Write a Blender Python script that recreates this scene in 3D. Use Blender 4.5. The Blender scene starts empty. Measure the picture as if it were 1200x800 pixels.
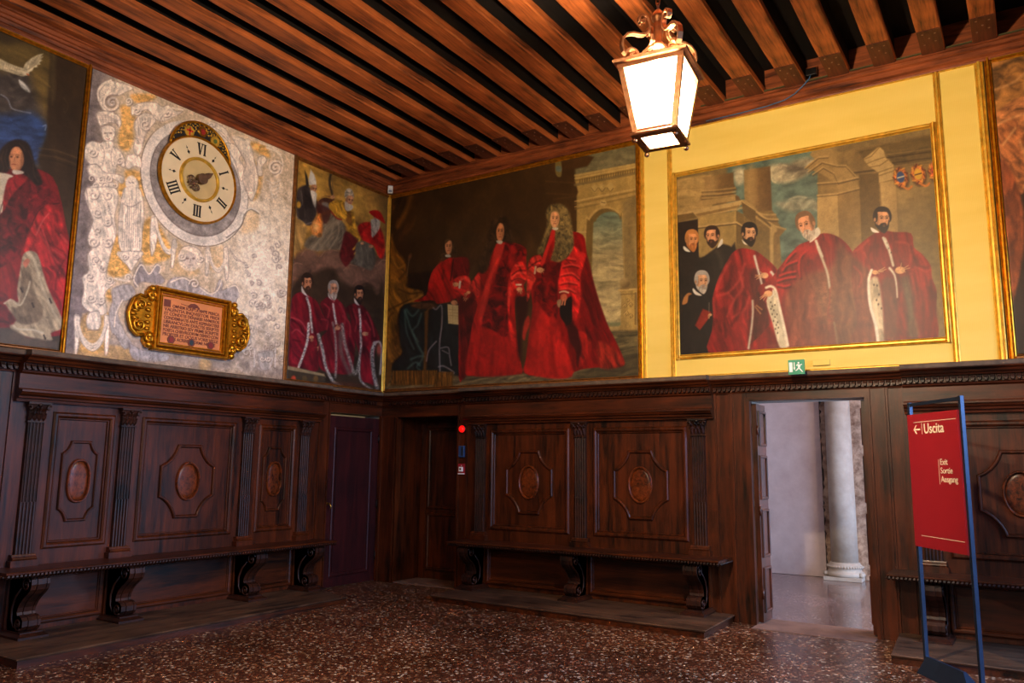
import bpy, bmesh, math, random
import numpy as np
from mathutils import Vector, Matrix
random.seed(7)
PI = math.pi
SC = bpy.context.scene
COL = SC.collection

# ------------------------------------------------------------------ helpers
def lin(c):
    c = c/255.0
    return c/12.92 if c <= 0.04045 else ((c+0.055)/1.055)**2.4
def rgb(r, g, b, k=1.0):
    return (lin(r)*k, lin(g)*k, lin(b)*k, 1.0)

def tag(o, label=None, cat=None, group=None, kind=None):
    if label: o['label'] = label
    if cat: o['category'] = cat
    if group: o['group'] = group
    if kind: o['kind'] = kind
    return o

def thing(name, loc, label, cat, group=None, rotz=0.0):
    o = bpy.data.objects.new(name, None)
    o.empty_display_size = 0.1
    o.location = loc
    o.rotation_euler = (0, 0, rotz)
    COL.objects.link(o)
    return tag(o, label, cat, group)

def origin_of(o):
    v = Vector((0, 0, 0))
    while o is not None:
        v = v+Vector(o.location)
        o = o.parent
    return v

def copy_tree(o, parent=None):
    c = o.copy()
    COL.objects.link(c)
    if parent is not None: c.parent = parent
    for ch in list(o.children):
        copy_tree(ch, c)
    return c

class MB:
    """collects shapes given in world coordinates and links them as one mesh"""
    def __init__(self, T=None):
        self.v = []; self.f = []; self.sm = []; self.T = T
    def add(self, vs, fs, smooth=False):
        n = len(self.v)
        self.v += [self.T(*p) if self.T else tuple(p) for p in vs]
        self.f += [tuple(n+i for i in f) for f in fs]
        self.sm += [smooth]*len(fs)
        return self
    def box(self, a0, a1, b0, b1, c0, c1):
        vs = [(a, b, c) for c in (c0, c1) for b in (b0, b1) for a in (a0, a1)]
        return self.add(vs, [(0, 2, 3, 1), (4, 5, 7, 6), (0, 1, 5, 4), (2, 6, 7, 3), (0, 4, 6, 2), (1, 3, 7, 5)])
    def loft(self, rings, closed=True, caps=True, smooth=False):
        n = len(rings[0]); vs = [p for r in rings for p in r]; fs = []
        for i in range(len(rings)-1):
            for j in range(n if closed else n-1):
                k = (j+1) % n
                fs.append((i*n+j, i*n+k, (i+1)*n+k, (i+1)*n+j))
        if caps and closed:
            fs.append(tuple(range(n))[::-1]); m = (len(rings)-1)*n
            fs.append(tuple(m+i for i in range(n)))
        return self.add(vs, fs, smooth)
    def run(self, s0, s1, prof, m0=0.0, m1=0.0):
        """moulding: profile of (d, z) swept along s; m0/m1 mitre the ends by m*d"""
        return self.loft([[(s0+m0*d, d, z) for d, z in prof], [(s1+m1*d, d, z) for d, z in prof]])
    def rise(self, z0, z1, prof):
        """profile of (s, d) swept up z"""
        return self.loft([[(s, d, z0) for s, d in prof], [(s, d, z1) for s, d in prof]])
    def plate(self, outline, d0, d1):
        """outline of (s, z) with thickness d0..d1"""
        return self.loft([[(s, d0, z) for s, z in outline], [(s, d1, z) for s, z in outline]])
    def ring(self, outline, w, d0, d1, inner=None):
        """raised bead following the outline (s,z): an offset band with a rounded top"""
        n = len(outline)
        pr = []
        for i in range(n):
            p0 = Vector(outline[i-1]); p = Vector(outline[i]); p1 = Vector(outline[(i+1) % n])
            a = (p-p0); b = (p1-p)
            if a.length < 1e-7: a = b
            if b.length < 1e-7: b = a
            a.normalize(); b.normalize()
            na = Vector((a.y, -a.x)); nb = Vector((b.y, -b.x)); m = na+nb
            if m.length < 1e-4: m = na
            m.normalize(); k = 1.0/max(0.45, m.dot(na))
            pr.append((p, m*k))
        rings = []
        for t, d in ((-0.5, d0), (-0.42, d0+(d1-d0)*.7), (-0.15, d1), (0.15, d1), (0.42, d0+(d1-d0)*.7), (0.5, d0)):
            rings.append([(p.x+m.x*w*t, d, p.y+m.y*w*t) for p, m in pr])
        rings.append(rings[0])
        return self.loft(rings, caps=False, smooth=False)
    def tube(self, pts, r, n=8, closed=False, smooth=True):
        pts = [Vector(p) for p in pts]; N = len(pts)
        rr = r if isinstance(r, (list, tuple)) else [r]*N
        rings = []; up = None
        for i, p in enumerate(pts):
            if closed: t = pts[(i+1) % N]-pts[i-1]
            else: t = pts[min(i+1, N-1)]-pts[max(i-1, 0)]
            if t.length < 1e-9: t = Vector((0, 0, 1))
            t.normalize()
            if up is None:
                up = Vector((0, 0, 1)) if abs(t.z) < .9 else Vector((1, 0, 0))
            x = up.cross(t)
            if x.length < 1e-6: x = Vector((1, 0, 0)).cross(t)
            x.normalize(); y = t.cross(x); up = y
            rings.append([tuple(p+x*math.cos(2*PI*k/n)*rr[i]+y*math.sin(2*PI*k/n)*rr[i]) for k in range(n)])
        if closed: rings.append(rings[0])
        return self.loft(rings, caps=not closed, smooth=smooth)
    def lathe(self, c, prof, n=20, axis='z', smooth=True, caps=True):
        rings = []
        for r, h in prof:
            ring = []
            for k in range(n):
                a = 2*PI*k/n; x = r*math.cos(a); y = r*math.sin(a)
                if axis == 'z': ring.append((c[0]+x, c[1]+y, c[2]+h))
                elif axis == 'y': ring.append((c[0]+x, c[1]+h, c[2]+y))
                else: ring.append((c[0]+h, c[1]+x, c[2]+y))
            rings.append(ring)
        return self.loft(rings, smooth=smooth, caps=caps)
    def ball(self, c, r, n=8, sx=1, sy=1, sz=1):
        m = max(4, n//2+1)
        prof = [(max(1e-4, math.sin(PI*i/m)), -math.cos(PI*i/m)) for i in range(m+1)]
        rings = [[(c[0]+r*sx*a*math.cos(2*PI*k/n), c[1]+r*sy*a*math.sin(2*PI*k/n), c[2]+r*sz*h) for k in range(n)] for a, h in prof]
        return self.loft(rings, smooth=True)
    def build(self, name, mat, parent=None, label=None, bevel=0):
        me = bpy.data.meshes.new(name)
        off = origin_of(parent) if parent is not None else Vector((0, 0, 0))
        R = None
        if parent is not None:
            top = parent
            while top.parent: top = top.parent
            if abs(top.rotation_euler.z) > 1e-6:
                R = Matrix.Rotation(-top.rotation_euler.z, 3, 'Z')
        vs = []
        for p in self.v:
            q = Vector(p)-off
            if R is not None: q = R @ q
            vs.append(q)
        me.from_pydata(vs, [], self.f)
        me.polygons.foreach_set('use_smooth', self.sm)
        bm = bmesh.new(); bm.from_mesh(me)
        bmesh.ops.remove_doubles(bm, verts=bm.verts, dist=1e-6)
        bmesh.ops.recalc_face_normals(bm, faces=bm.faces)
        bm.to_mesh(me); bm.free()
        me.materials.append(mat)
        o = bpy.data.objects.new(name, me)
        COL.objects.link(o)
        if parent is not None: o.parent = parent
        if label: o['label'] = label
        if bevel:
            b = o.modifiers.new('edge', 'BEVEL'); b.width = bevel; b.segments = 2
            b.limit_method = 'ANGLE'; b.angle_limit = 0.7
        return o

def TB(s, d, z): return (s, -d, z)         # wall_back: s runs along x, d comes out into the room
def TA(s, d, z): return (d, s, z)          # wall_left: s runs along y

# ------------------------------------------------------------------ materials
def new_mat(name):
    m = bpy.data.materials.new(name); m.use_nodes = True
    nt = m.node_tree
    return m, nt, nt.nodes['Principled BSDF']
def N(nt, t, **kw):
    n = nt.nodes.new(t)
    for k, v in kw.items():
        if hasattr(n, k): setattr(n, k, v)
        else: n.inputs[k].default_value = v
    return n
def coords(nt, scale, kind='Object'):
    tc = N(nt, 'ShaderNodeTexCoord'); mp = N(nt, 'ShaderNodeMapping')
    nt.links.new(tc.outputs[kind], mp.inputs[0]); mp.inputs['Scale'].default_value = scale
    return mp.outputs[0]
def ramp(nt, fac, stops):
    r = N(nt, 'ShaderNodeValToRGB'); e = r.color_ramp.elements
    while len(e) < len(stops): e.new(0.5)
    for i, (p, c) in enumerate(stops): e[i].position = p; e[i].color = c
    nt.links.new(fac, r.inputs[0]); return r.outputs[0]
def bump(nt, bs, h, strength=.3, dist=.01):
    b = N(nt, 'ShaderNodeBump'); b.inputs['Strength'].default_value = strength; b.inputs['Distance'].default_value = dist
    nt.links.new(h, b.inputs['Height']); nt.links.new(b.outputs[0], bs.inputs['Normal'])

def wood(name, dark, light, scale=(14, 14, 1.2), rough=.38, spec=.32, bmp=.25, knots=True):
    m, nt, bs = new_mat(name)
    co = coords(nt, scale)
    n1 = N(nt, 'ShaderNodeTexNoise', Scale=1.0, Detail=8.0, Roughness=.62, Distortion=.6); nt.links.new(co, n1.inputs[0])
    n2 = N(nt, 'ShaderNodeTexNoise', Scale=4.5, Detail=4.0, Roughness=.6); nt.links.new(co, n2.inputs[0])
    co3 = coords(nt, (1.3, 1.3, 1.3))
    n3 = N(nt, 'ShaderNodeTexNoise', Scale=1.6, Detail=3.0); nt.links.new(co3, n3.inputs[0])
    a = N(nt, 'ShaderNodeMath', operation='MULTIPLY_ADD'); nt.links.new(n2.outputs[0], a.inputs[0]); a.inputs[1].default_value = .35; nt.links.new(n1.outputs[0], a.inputs[2])
    b = N(nt, 'ShaderNodeMath', operation='MULTIPLY_ADD'); nt.links.new(n3.outputs[0], b.inputs[0]); b.inputs[1].default_value = .5; nt.links.new(a.outputs[0], b.inputs[2])
    hf = N(nt, 'ShaderNodeMath', operation='MULTIPLY'); nt.links.new(b.outputs[0], hf.inputs[0]); hf.inputs[1].default_value = .5
    mid = tuple((dark[i]+light[i])*.5 for i in range(3))+(1,)
    c = ramp(nt, hf.outputs[0], [(.36, dark), (.46, mid), (.57, light)])
    nt.links.new(c, bs.inputs['Base Color'])
    bs.inputs['Roughness'].default_value = rough
    bs.inputs['Specular IOR Level'].default_value = spec
    bump(nt, bs, a.outputs[0], bmp, .004)
    return m

def plain(name, c, rough=.5, metal=0.0, noise=.0, nscale=20, spec=.5, bmp=0):
    m, nt, bs = new_mat(name)
    bs.inputs['Roughness'].default_value = rough; bs.inputs['Metallic'].default_value = metal
    bs.inputs['Specular IOR Level'].default_value = spec
    co = coords(nt, (1, 1, 1))
    n = N(nt, 'ShaderNodeTexNoise', Scale=float(nscale), Detail=5.0); nt.links.new(co, n.inputs[0])
    k0 = tuple(x*(1-noise) for x in c[:3])+(1,); k1 = tuple(min(1, x*(1+noise)) for x in c[:3])+(1,)
    nt.links.new(ramp(nt, n.outputs[0], [(.3, k0), (.7, k1)]), bs.inputs['Base Color'])
    if bmp: bump(nt, bs, n.outputs[0], bmp, .005)
    return m

def emis(name, c, s):
    m, nt, bs = new_mat(name)
    bs.inputs['Base Color'].default_value = c
    bs.inputs['Emission Color'].default_value = c; bs.inputs['Emission Strength'].default_value = s
    return m

WD = rgb(13, 5, 1); WL = rgb(84, 34, 8)
M = {}
M['wood_v'] = wood('walnut_upright', WD, WL, (14, 14, 1.2))
M['wood_b'] = wood('walnut_along_back', WD, WL, (1.2, 14, 14))
M['wood_a'] = wood('walnut_along_left', WD, WL, (14, 1.2, 14))
M['carve'] = wood('walnut_carved', rgb(14, 5, 2), rgb(58, 24, 9), (6, 6, 6), rough=.48)
M['burl'] = wood('burl_inlay', rgb(22, 8, 3), rgb(120, 52, 16), (26, 26, 22), rough=.34)
M['maroon'] = wood('maroon_door', rgb(30, 6, 6), rgb(60, 14, 12), (10, 10, 1.0), rough=.5, spec=.3)
M['beam'] = wood('beam_wood', rgb(64, 27, 10), rgb(200, 106, 50), (16, .9, 16), rough=.55, spec=.35, bmp=.5)
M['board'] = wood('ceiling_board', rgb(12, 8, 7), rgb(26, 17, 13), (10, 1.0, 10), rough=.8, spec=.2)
M['trim_b'] = wood('cornice_back', rgb(60, 25, 11), rgb(160, 82, 42), (1.2, 12, 12), rough=.5)
M['trim_a'] = wood('cornice_left', rgb(60, 25, 11), rgb(160, 82, 42), (12, 1.2, 12), rough=.5)
M['plat'] = wood('platform_boards', rgb(28, 17, 11), rgb(96, 66, 46), (1.6, 10, 10), rough=.5)
M['plat_a'] = wood('platform_boards_left', rgb(28, 17, 11), rgb(96, 66, 46), (10, 1.6, 10), rough=.5)
M['gilt'] = plain('gilt', rgb(196, 134, 28), .34, .85, .35, 22, bmp=.4)
M['gilt_pale'] = plain('gilt_pale', rgb(222, 176, 66), .42, .6, .25, 14, bmp=.3)
M['old_gilt'] = plain('old_gilt', rgb(128, 78, 30), .45, .4, .4, 18, bmp=.3)
M['iron'] = plain('lantern_bronze', rgb(150, 104, 72), .3, .9, .3, 30, bmp=.2)
M['dusty'] = plain('dusty_ledge', rgb(84, 66, 50), .8, 0, .35, 12, bmp=.4)
M['steel'] = plain('blued_steel', rgb(36, 50, 70), .36, .5, .12, 9)
M['red_sign'] = plain('red_enamel', rgb(150, 22, 34), .5, 0, .04, 4)
M['cream'] = plain('cream_lettering', rgb(238, 226, 200), .6, 0, 0)
M['white'] = plain('white_plastic', rgb(232, 230, 224), .5, 0, .03)
M['black'] = plain('black_paint', rgb(22, 18, 16), .5, 0, .2)
M['dark'] = plain('dark_iron', rgb(34, 30, 30), .4, .7, .3)
M['green'] = plain('green_sign', rgb(0, 132, 92), .45, 0, .03)
M['blue'] = plain('blue_box', rgb(36, 62, 104), .4, 0, .1)
M['cable'] = plain('blue_cable', rgb(54, 96, 140), .5, 0, .1)
M['brass'] = plain('brass', rgb(190, 140, 60), .3, .9, .2)
M['greenpaint'] = plain('green_line', rgb(74, 72, 40), .6, 0, .3)
M['void'] = plain('dark_plaster', rgb(20, 16, 14), .9, 0, .2)

def terrazzo(name, base, chipsets, scale=34, rough=.32):
    m, nt, bs = new_mat(name)
    co = coords(nt, (1, 1, 1))
    nz = N(nt, 'ShaderNodeTexNoise', Scale=1.3, Detail=4.0); nt.links.new(co, nz.inputs[0])
    v = N(nt, 'ShaderNodeTexVoronoi', Scale=float(scale)); v.feature = 'F1'; nt.links.new(co, v.inputs[0])
    e = N(nt, 'ShaderNodeTexVoronoi', Scale=float(scale)); e.feature = 'DISTANCE_TO_EDGE'; nt.links.new(co, e.inputs[0])
    sep = N(nt, 'ShaderNodeSeparateColor'); nt.links.new(v.outputs['Color'], sep.inputs[0])
    chips = ramp(nt, sep.outputs[0], chipsets)
    nt.nodes[-1].color_ramp.interpolation = 'CONSTANT'
    g = N(nt, 'ShaderNodeMath', operation='GREATER_THAN'); nt.links.new(e.outputs['Distance'], g.inputs[0]); g.inputs[1].default_value = .07
    mx = N(nt, 'ShaderNodeMix', data_type='RGBA'); nt.links.new(g.outputs[0], mx.inputs[0])
    mx.inputs[6].default_value = base; nt.links.new(chips, mx.inputs[7])
    # broad wear tone
    tone = ramp(nt, nz.outputs[0], [(.3, (.7, .66, .64, 1)), (.7, (1.15, 1.1, 1.05, 1))])
    mu = N(nt, 'ShaderNodeMix', data_type='RGBA', blend_type='MULTIPLY'); mu.inputs[0].default_value = 1
    nt.links.new(mx.outputs[2], mu.inputs[6]); nt.links.new(tone, mu.inputs[7])
    nt.links.new(mu.outputs[2], bs.inputs['Base Color'])
    r = ramp(nt, nz.outputs[0], [(.3, (rough-.08,)*3+(1,)), (.7, (rough+.1,)*3+(1,))])
    nt.links.new(r, bs.inputs['Roughness'])
    bump(nt, bs, e.outputs['Distance'], .06, .002)
    return m
M['terrazzo'] = terrazzo('terrazzo', rgb(52, 26, 15), [(0, rgb(76, 39, 22)), (.30, rgb(94, 50, 29)), (.55, rgb(58, 30, 18)), (.66, rgb(124, 78, 50)), (.82, rgb(160, 116, 84)), (.93, rgb(206, 178, 150))], 44, .30)
M['terrazzo_lobby'] = terrazzo('terrazzo_lobby', rgb(100, 80, 78), [(0, rgb(116, 94, 92)), (.4, rgb(130, 102, 98)), (.6, rgb(98, 78, 76)), (.8, rgb(146, 128, 124)), (.95, rgb(166, 152, 148))], 60, .14)

def fabric(name):
    m, nt, bs = new_mat(name)
    w = N(nt, 'ShaderNodeTexWave', Scale=26.0, Distortion=.6, Detail=2.0); w.wave_type = 'BANDS'; w.bands_direction = 'X'
    nt.links.new(coords(nt, (1, 1, 1)), w.inputs[0])
    n = N(nt, 'ShaderNodeTexNoise', Scale=.9, Detail=3.0); nt.links.new(coords(nt, (1, 1, 5)), n.inputs[0])
    a = N(nt, 'ShaderNodeMath', operation='MULTIPLY_ADD'); nt.links.new(w.outputs[0], a.inputs[0]); a.inputs[1].default_value = .18; nt.links.new(n.outputs[0], a.inputs[2])
    nt.links.new(ramp(nt, a.outputs[0], [(.25, rgb(218, 184, 78)), (.9, rgb(234, 204, 106))]), bs.inputs['Base Color'])
    bs.inputs['Roughness'].default_value = .75; bs.inputs['Sheen Weight'].default_value = .2
    return m
M['fabric'] = fabric('yellow_damask')

def plaster(name, c, c2, scale=3):
    m, nt, bs = new_mat(name)
    n = N(nt, 'ShaderNodeTexNoise', Scale=float(scale), Detail=9.0, Roughness=.65); nt.links.new(coords(nt, (1, 1, 1)), n.inputs[0])
    nt.links.new(ramp(nt, n.outputs[0], [(.35, c), (.65, c2)]), bs.inputs['Base Color'])
    bs.inputs['Roughness'].default_value = .85; bump(nt, bs, n.outputs[0], .3, .01)
    return m
M['plaster'] = plaster('aged_plaster', rgb(120, 112, 100), rgb(150, 140, 124))
M['lobby_plaster'] = plaster('lobby_plaster', rgb(180, 158, 152), rgb(200, 180, 174), 2.2)
M['brick'] = plaster('rough_masonry', rgb(92, 62, 44), rgb(176, 150, 128), 9)
M['stone'] = plaster('pale_stone', rgb(150, 136, 122), rgb(176, 164, 150), 3)
M['marble'] = plaster('threshold_marble', rgb(92, 62, 48), rgb(122, 88, 70), 4)

def painted(name, rough=.45, bmp=.1, spec=.35):
    m, nt, bs = new_mat(name)
    a = N(nt, 'ShaderNodeAttribute'); a.attribute_name = 'Col'
    n = N(nt, 'ShaderNodeTexNoise', Scale=90.0, Detail=4.0, Roughness=.6); nt.links.new(coords(nt, (1, 1, 1)), n.inputs[0])
    mu = N(nt, 'ShaderNodeMix', data_type='RGBA', blend_type='MULTIPLY'); mu.inputs[0].default_value = 1
    nt.links.new(a.outputs['Color'], mu.inputs[6])
    nt.links.new(ramp(nt, n.outputs[0], [(.3, (.84, .84, .84, 1)), (.7, (1.14, 1.14, 1.14, 1))]), mu.inputs[7])
    nt.links.new(mu.outputs[2], bs.inputs['Base Color'])
    bs.inputs['Roughness'].default_value = rough; bs.inputs['Specular IOR Level'].default_value = spec
    bump(nt, bs, n.outputs[0], bmp, .003)
    return m
M['oil'] = painted('oil_on_canvas')
M['fresco'] = painted('fresco_plaster', .8, .5, .2)
# ------------------------------------------------------------------ the room shell
RX, RY, RZ = 11.0, -11.0, 6.04
def structure(name, mb, mat):
    o = mb.build(name, mat); o['kind'] = 'structure'; return o

b = MB(); b.box(-.3, RX+.3, RY-.3, 0.02, -.12, 0); structure('floor', b, M['terrazzo'])
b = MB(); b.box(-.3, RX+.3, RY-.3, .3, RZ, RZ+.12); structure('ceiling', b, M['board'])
# wall_back, pierced by the corner niche and the lobby doorway
b = MB()
W0 = .022
b.box(-.3, .3, W0, .32, 0, RZ); b.box(.3, 1.40, W0, .32, 2.255, RZ); b.box(1.40, 5.284, W0, .32, 0, RZ)
b.box(5.284, 6.43, W0, .32, 2.31, RZ); b.box(6.43, RX+.3, W0, .32, 0, RZ)
structure('wall_back', b, M['plaster'])
# wall_left, pierced by the maroon door
b = MB()
b.box(-.3, -W0, RY, -1.06, 0, RZ); b.box(-.3, -W0, -1.06, -.03, 2.275, RZ); b.box(-.3, -W0, -.03, 0, 0, RZ)
structure('wall_left', b, M['plaster'])
# wall_right with two tall windows, wall_front closed
wins = [(-3.9, -1.3), (-8.4, -5.8)]
b = MB()
b.box(RX, RX+.3, -1.3, 0, 0, RZ); b.box(RX, RX+.3, -5.8, -3.9, 0, RZ); b.box(RX, RX+.3, RY, -8.4, 0, RZ)
for y0, y1 in wins:
    b.box(RX, RX+.3, y0, y1, 0, 1.0); b.box(RX, RX+.3, y0, y1, 4.3, RZ)
structure('wall_right', b, M['plaster'])
b = MB(); b.box(-.3, RX+.3, RY-.3, RY, 0, RZ); structure('wall_front', b, M['plaster'])
m_glass, nt, bs = new_mat('old_window_glass')
bs.inputs['Base Color'].default_value = (.8, .88, .95, 1); bs.inputs['Transmission Weight'].default_value = 1
bs.inputs['Roughness'].default_value = .1
for i, (y0, y1) in enumerate(wins):
    b = MB()
    for a in (y0, (y0+y1)/2-.03, y1-.06): b.box(RX+.12, RX+.18, a, a+.06, 1.0, 4.3)
    for z in (1.0, 2.1, 3.2, 4.24): b.box(RX+.12, RX+.18, y0, y1, z, z+.06)
    w = structure('window_%d' % (i+1), b, M['maroon'])

# passage behind the maroon door and the niche in the corner
b = MB(); b.box(-1.9, -1.85, -2.2, .3, 0, 3.4); b.box(-1.9, -.3, -2.25, -2.2, 0, 3.4); b.box(-1.9, -.3, .3, .35, 0, 3.4)
b.box(-1.9, -.3, -2.25, .35, 3.4, 3.45)
structure('wall_passage', b, M['plaster'])
b = MB(); b.box(-1.9, -.3, -2.25, .35, -.06, 0); structure('floor_passage', b, M['plaster'])
b = MB(); b.box(.24, .314, -.02, .66, .0, 2.33); b.box(1.388, 1.46, -.02, .66, 0, 2.33); b.box(.24, 1.46, -.02, .66, 2.25, 2.33)
b.box(.24, 1.46, .60, .66, 0, 2.33)
structure('wall_niche', b, M['wood_v'])
b = MB(); b.box(.24, 1.46, .0, .66, -.05, .012); structure('floor_niche', b, M['marble'])

# lobby beyond the doorway
b = MB(); b.box(2.2, 9.2, .02, 5.6, -.12, -.004); structure('floor_lobby', b, M['terrazzo_lobby'])
b = MB(); b.box(5.284, 6.43, -.28, .34, -.02, .006); structure('trim_3', b, M['marble'])
b = MB()
b.box(2.2, 5.10, 4.28, 4.6, 0, 3.9); b.box(5.78, 9.2, 4.28, 4.6, 0, 3.9); b.box(2.0, 2.2, .3, 4.6, 0, 3.9)
b.box(9.2, 9.4, .3, 1.0, 0, 3.9); b.box(9.2, 9.4, 3.2, 4.6, 0, 3.9); b.box(9.2, 9.4, 1.0, 3.2, 2.9, 3.9)
structure('wall_lobby', b, M['lobby_plaster'])
b = MB(); b.box(2.0, 9.4, .3, 4.6, 3.9, 4.0); structure('ceiling_lobby', b, M['lobby_plaster'])
# ragged strip of bare masonry that frames the column
b = MB()
def rag(x0, x1, side):
    zz = np.linspace(0, 3.9, 80); out = []
    for z in zz:
        out.append((x0+(random.uniform(-.022, .022)+.012*math.sin(z*5) if side < 0 else 0), z))
    for z in zz[::-1]:
        out.append((x1+(random.uniform(-.022, .022) if side > 0 else 0), z))
    return out
T0 = lambda s, d, z: (s, d, z)
b.T = T0
b.plate(rag(5.125, 5.24, -1), 4.24, 4.6); b.plate(rag(5.55, 5.80, 1), 4.22, 4.6); b.box(5.2, 5.6, 4.5, 4.6, 0, 3.9)
structure('trim_4', b, M['brick'])
col = thing('stone_column', (5.38, 4.2, 0), 'pale round stone column seen through the open doorway', 'column'); col['kind'] = 'thing'
b = MB(); b.lathe((5.38, 4.2, 0), [(.188, .24), (.183, 1.4), (.17, 3.9)], 40); b.build('shaft', M['stone'], col)
b = MB(); b.box(5.12, 5.64, 3.94, 4.3, 0, .05)
b.lathe((5.38, 4.2, 0), [(.26, .05), (.275, .08), (.26, .11), (.235, .125), (.225, .15), (.24, .17), (.25, .19), (.235, .21), (.215, .225), (.205, .25)], 40)
for a in (3.7, 5.7): b.ball((5.38+.29*math.cos(a), 4.2+.24*math.sin(a), .085), .045, 8, 1, 1, .8)
for k in range(40):
    a = 2*PI*k/40
    b.ball((5.38+.245*math.cos(a), 4.2+.245*math.sin(a), .19), .018, 6)
b.build('base', M['stone'], col)

# ------------------------------------------------------------------ ceiling beams
pitch, x1st = .4455, .03
NB = 24
proto = thing('ceiling_beam', (x1st, 0, 5.74), 'x', 'ceiling beam', 'ceiling beams across the room'); proto['kind'] = 'thing'
b = MB()
rings = []
for k in range(26):
    y = -.02-k*(11.0-.02)/25
    j = .004*math.sin(k*1.7)+random.uniform(-.004, .004); h = random.uniform(-.004, .004)
    rings.append([(x1st+j, y, 5.74+h), (x1st+.012+j, y, 5.732+h), (x1st+.198+j, y, 5.732-h), (x1st+.21+j, y, 5.74+h), (x1st+.21+j, y, 5.805), (x1st+j, y, 5.805)])
b.loft(rings); b.build('timber', M['beam'], proto)
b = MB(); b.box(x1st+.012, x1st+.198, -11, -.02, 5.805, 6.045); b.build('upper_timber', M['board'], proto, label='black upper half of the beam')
b = MB(); b.box(x1st+.004, x1st+.206, -.62, -.02, 5.723, 5.731); b.build('end_board', wood('beam_end_board', rgb(50, 22, 11), rgb(104, 52, 28), (12, .9, 12), rough=.6), proto)
m_stud = plain('pale_studs', rgb(132, 94, 70), .6, 0, .1)
for sx, sy in ((.05, -.34), (.15, -.38), (.1, -.46), (.05, -.56), (.155, -.54)):
    b = MB(); b.lathe((x1st+sx, sy, 5.723), [(.009, .001), (.009, -.003), (.004, -.004)], 8, smooth=False); b.build('nail_stud', m_stud, proto)
names = 'first second third fourth fifth sixth seventh eighth ninth tenth eleventh twelfth thirteenth fourteenth fifteenth sixteenth seventeenth eighteenth nineteenth twentieth twenty-first twenty-second twenty-third twenty-fourth'.split()
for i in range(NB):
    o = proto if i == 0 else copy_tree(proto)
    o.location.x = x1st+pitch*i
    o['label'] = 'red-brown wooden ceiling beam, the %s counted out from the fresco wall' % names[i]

# ------------------------------------------------------------------ upper cornices
PB = [(0, 5.565), (.035, 5.565), (.04, 5.575), (.04, 5.60), (.07, 5.615), (.07, 5.665), (.10, 5.675), (.10, 5.71), (.125, 5.715), (.125, 5.738), (0, 5.738)]
PA = [(0, 5.56), (.03, 5.56), (.035, 5.58), (.035, 5.61), (.05, 5.615), (.055, 5.65), (.075, 5.655), (.078, 5.68), (.10, 5.685), (.12, 5.71), (.14, 5.715), (.14, 5.738), (0, 5.738)]
b = MB(TB); b.run(0, RX, PB, m0=1); structure('trim_1', b, M['trim_b'])
b = MB(TA); b.run(RY, 0, PA, m1=-1); structure('trim_2', b, M['trim_a'])
b = MB(TB)
b.box(0, RX, 0, .02, 5.74, 6.04); structure('trim_5', b, M['trim_b'])
b = MB(TB); b.box(4.86, RX, .1, .14, 5.742, 5.752); structure('trim_6', b, M['greenpaint'])

# ------------------------------------------------------------------ panelling
def octagon(cs, cz, hw, hh, fw, fh, seg=7):
    """rectangle whose corners are scooped by concave arcs; fw/fh are the half lengths left flat"""
    pts = []
    for sx, sz in ((1, 1), (1, -1), (-1, -1), (-1, 1)):
        arc = []
        rx, rz = hw-fw, hh-fh
        for k in range(seg+1):
            t = PI/2*k/seg
            # concave quarter around the outer corner, flattened towards the diagonal
            ax = hw-rx*math.cos(t)*1.0; az = hh-rz*math.sin(t)*1.0
            lx = fw+rx*k/seg; lz = hh-rz*k/seg
            arc.append((cs+sx*(ax*.55+lx*.45), cz+sz*(az*.55+lz*.45)))
        if (sx, sz) in ((1, -1), (-1, 1)): arc = arc[::-1]
        pts += arc
    return pts
def oval(cs, cz, a, c, n=32, p=1.0):
    return [(cs+a*math.copysign(abs(math.sin(t))**p, math.sin(t)), cz+c*math.copysign(abs(math.cos(t))**p, math.cos(t))) for t in [2*PI*k/n for k in range(n)]]
def rect(s0, s1, z0, z1): return [(s0, z0), (s0, z1), (s1, z1), (s1, z0)]

CORN = [(.0, 2.395), (.15, 2.395), (.155, 2.41), (.17, 2.415), (.17, 2.472), (.20, 2.476), (.21, 2.49), (.235, 2.50), (.25, 2.52), (.28, 2.535), (.285, 2.545), (0, 2.545)]
LEDGE = [(0, 2.545), (.285, 2.545), (.29, 2.555), (.285, 2.585), (.27, 2.592), (0, 2.592)]
ARCH = [(0, 2.13), (.10, 2.13), (.105, 2.155), (.135, 2.16), (.14, 2.178), (.165, 2.19), (.18, 2.21), (.19, 2.215), (.19, 2.232), (.125, 2.24), (.12, 2.25), (.12, 2.38), (.14, 2.395), (0, 2.395)]
def shift(prof, k): return [(max(0, d+k) if d > 0 else 0, z) for d, z in prof]
def leaves(b, s0, s1, d, z0=2.416, z1=2.47, step=.052):
    n = max(1, int((s1-s0)/step)); st = (s1-s0)/n
    for i in range(n):
        c = s0+(i+.5)*st; w = st*.42
        b.loft([[(c-w*.5, d, z0), (c+w*.5, d, z0), (c+w*.4, d+.028, z0+.006), (c-w*.4, d+.028, z0+.006)],
                [(c-w, d, (z0+z1)/2), (c+w, d, (z0+z1)/2), (c+w*.8, d+.026, (z0+z1)/2), (c-w*.8, d+.026, (z0+z1)/2)],
                [(c-w*1.1, d, z1), (c+w*1.1, d, z1), (c+w*.9, d+.012, z1), (c-w*.9, d+.012, z1)]])
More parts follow.
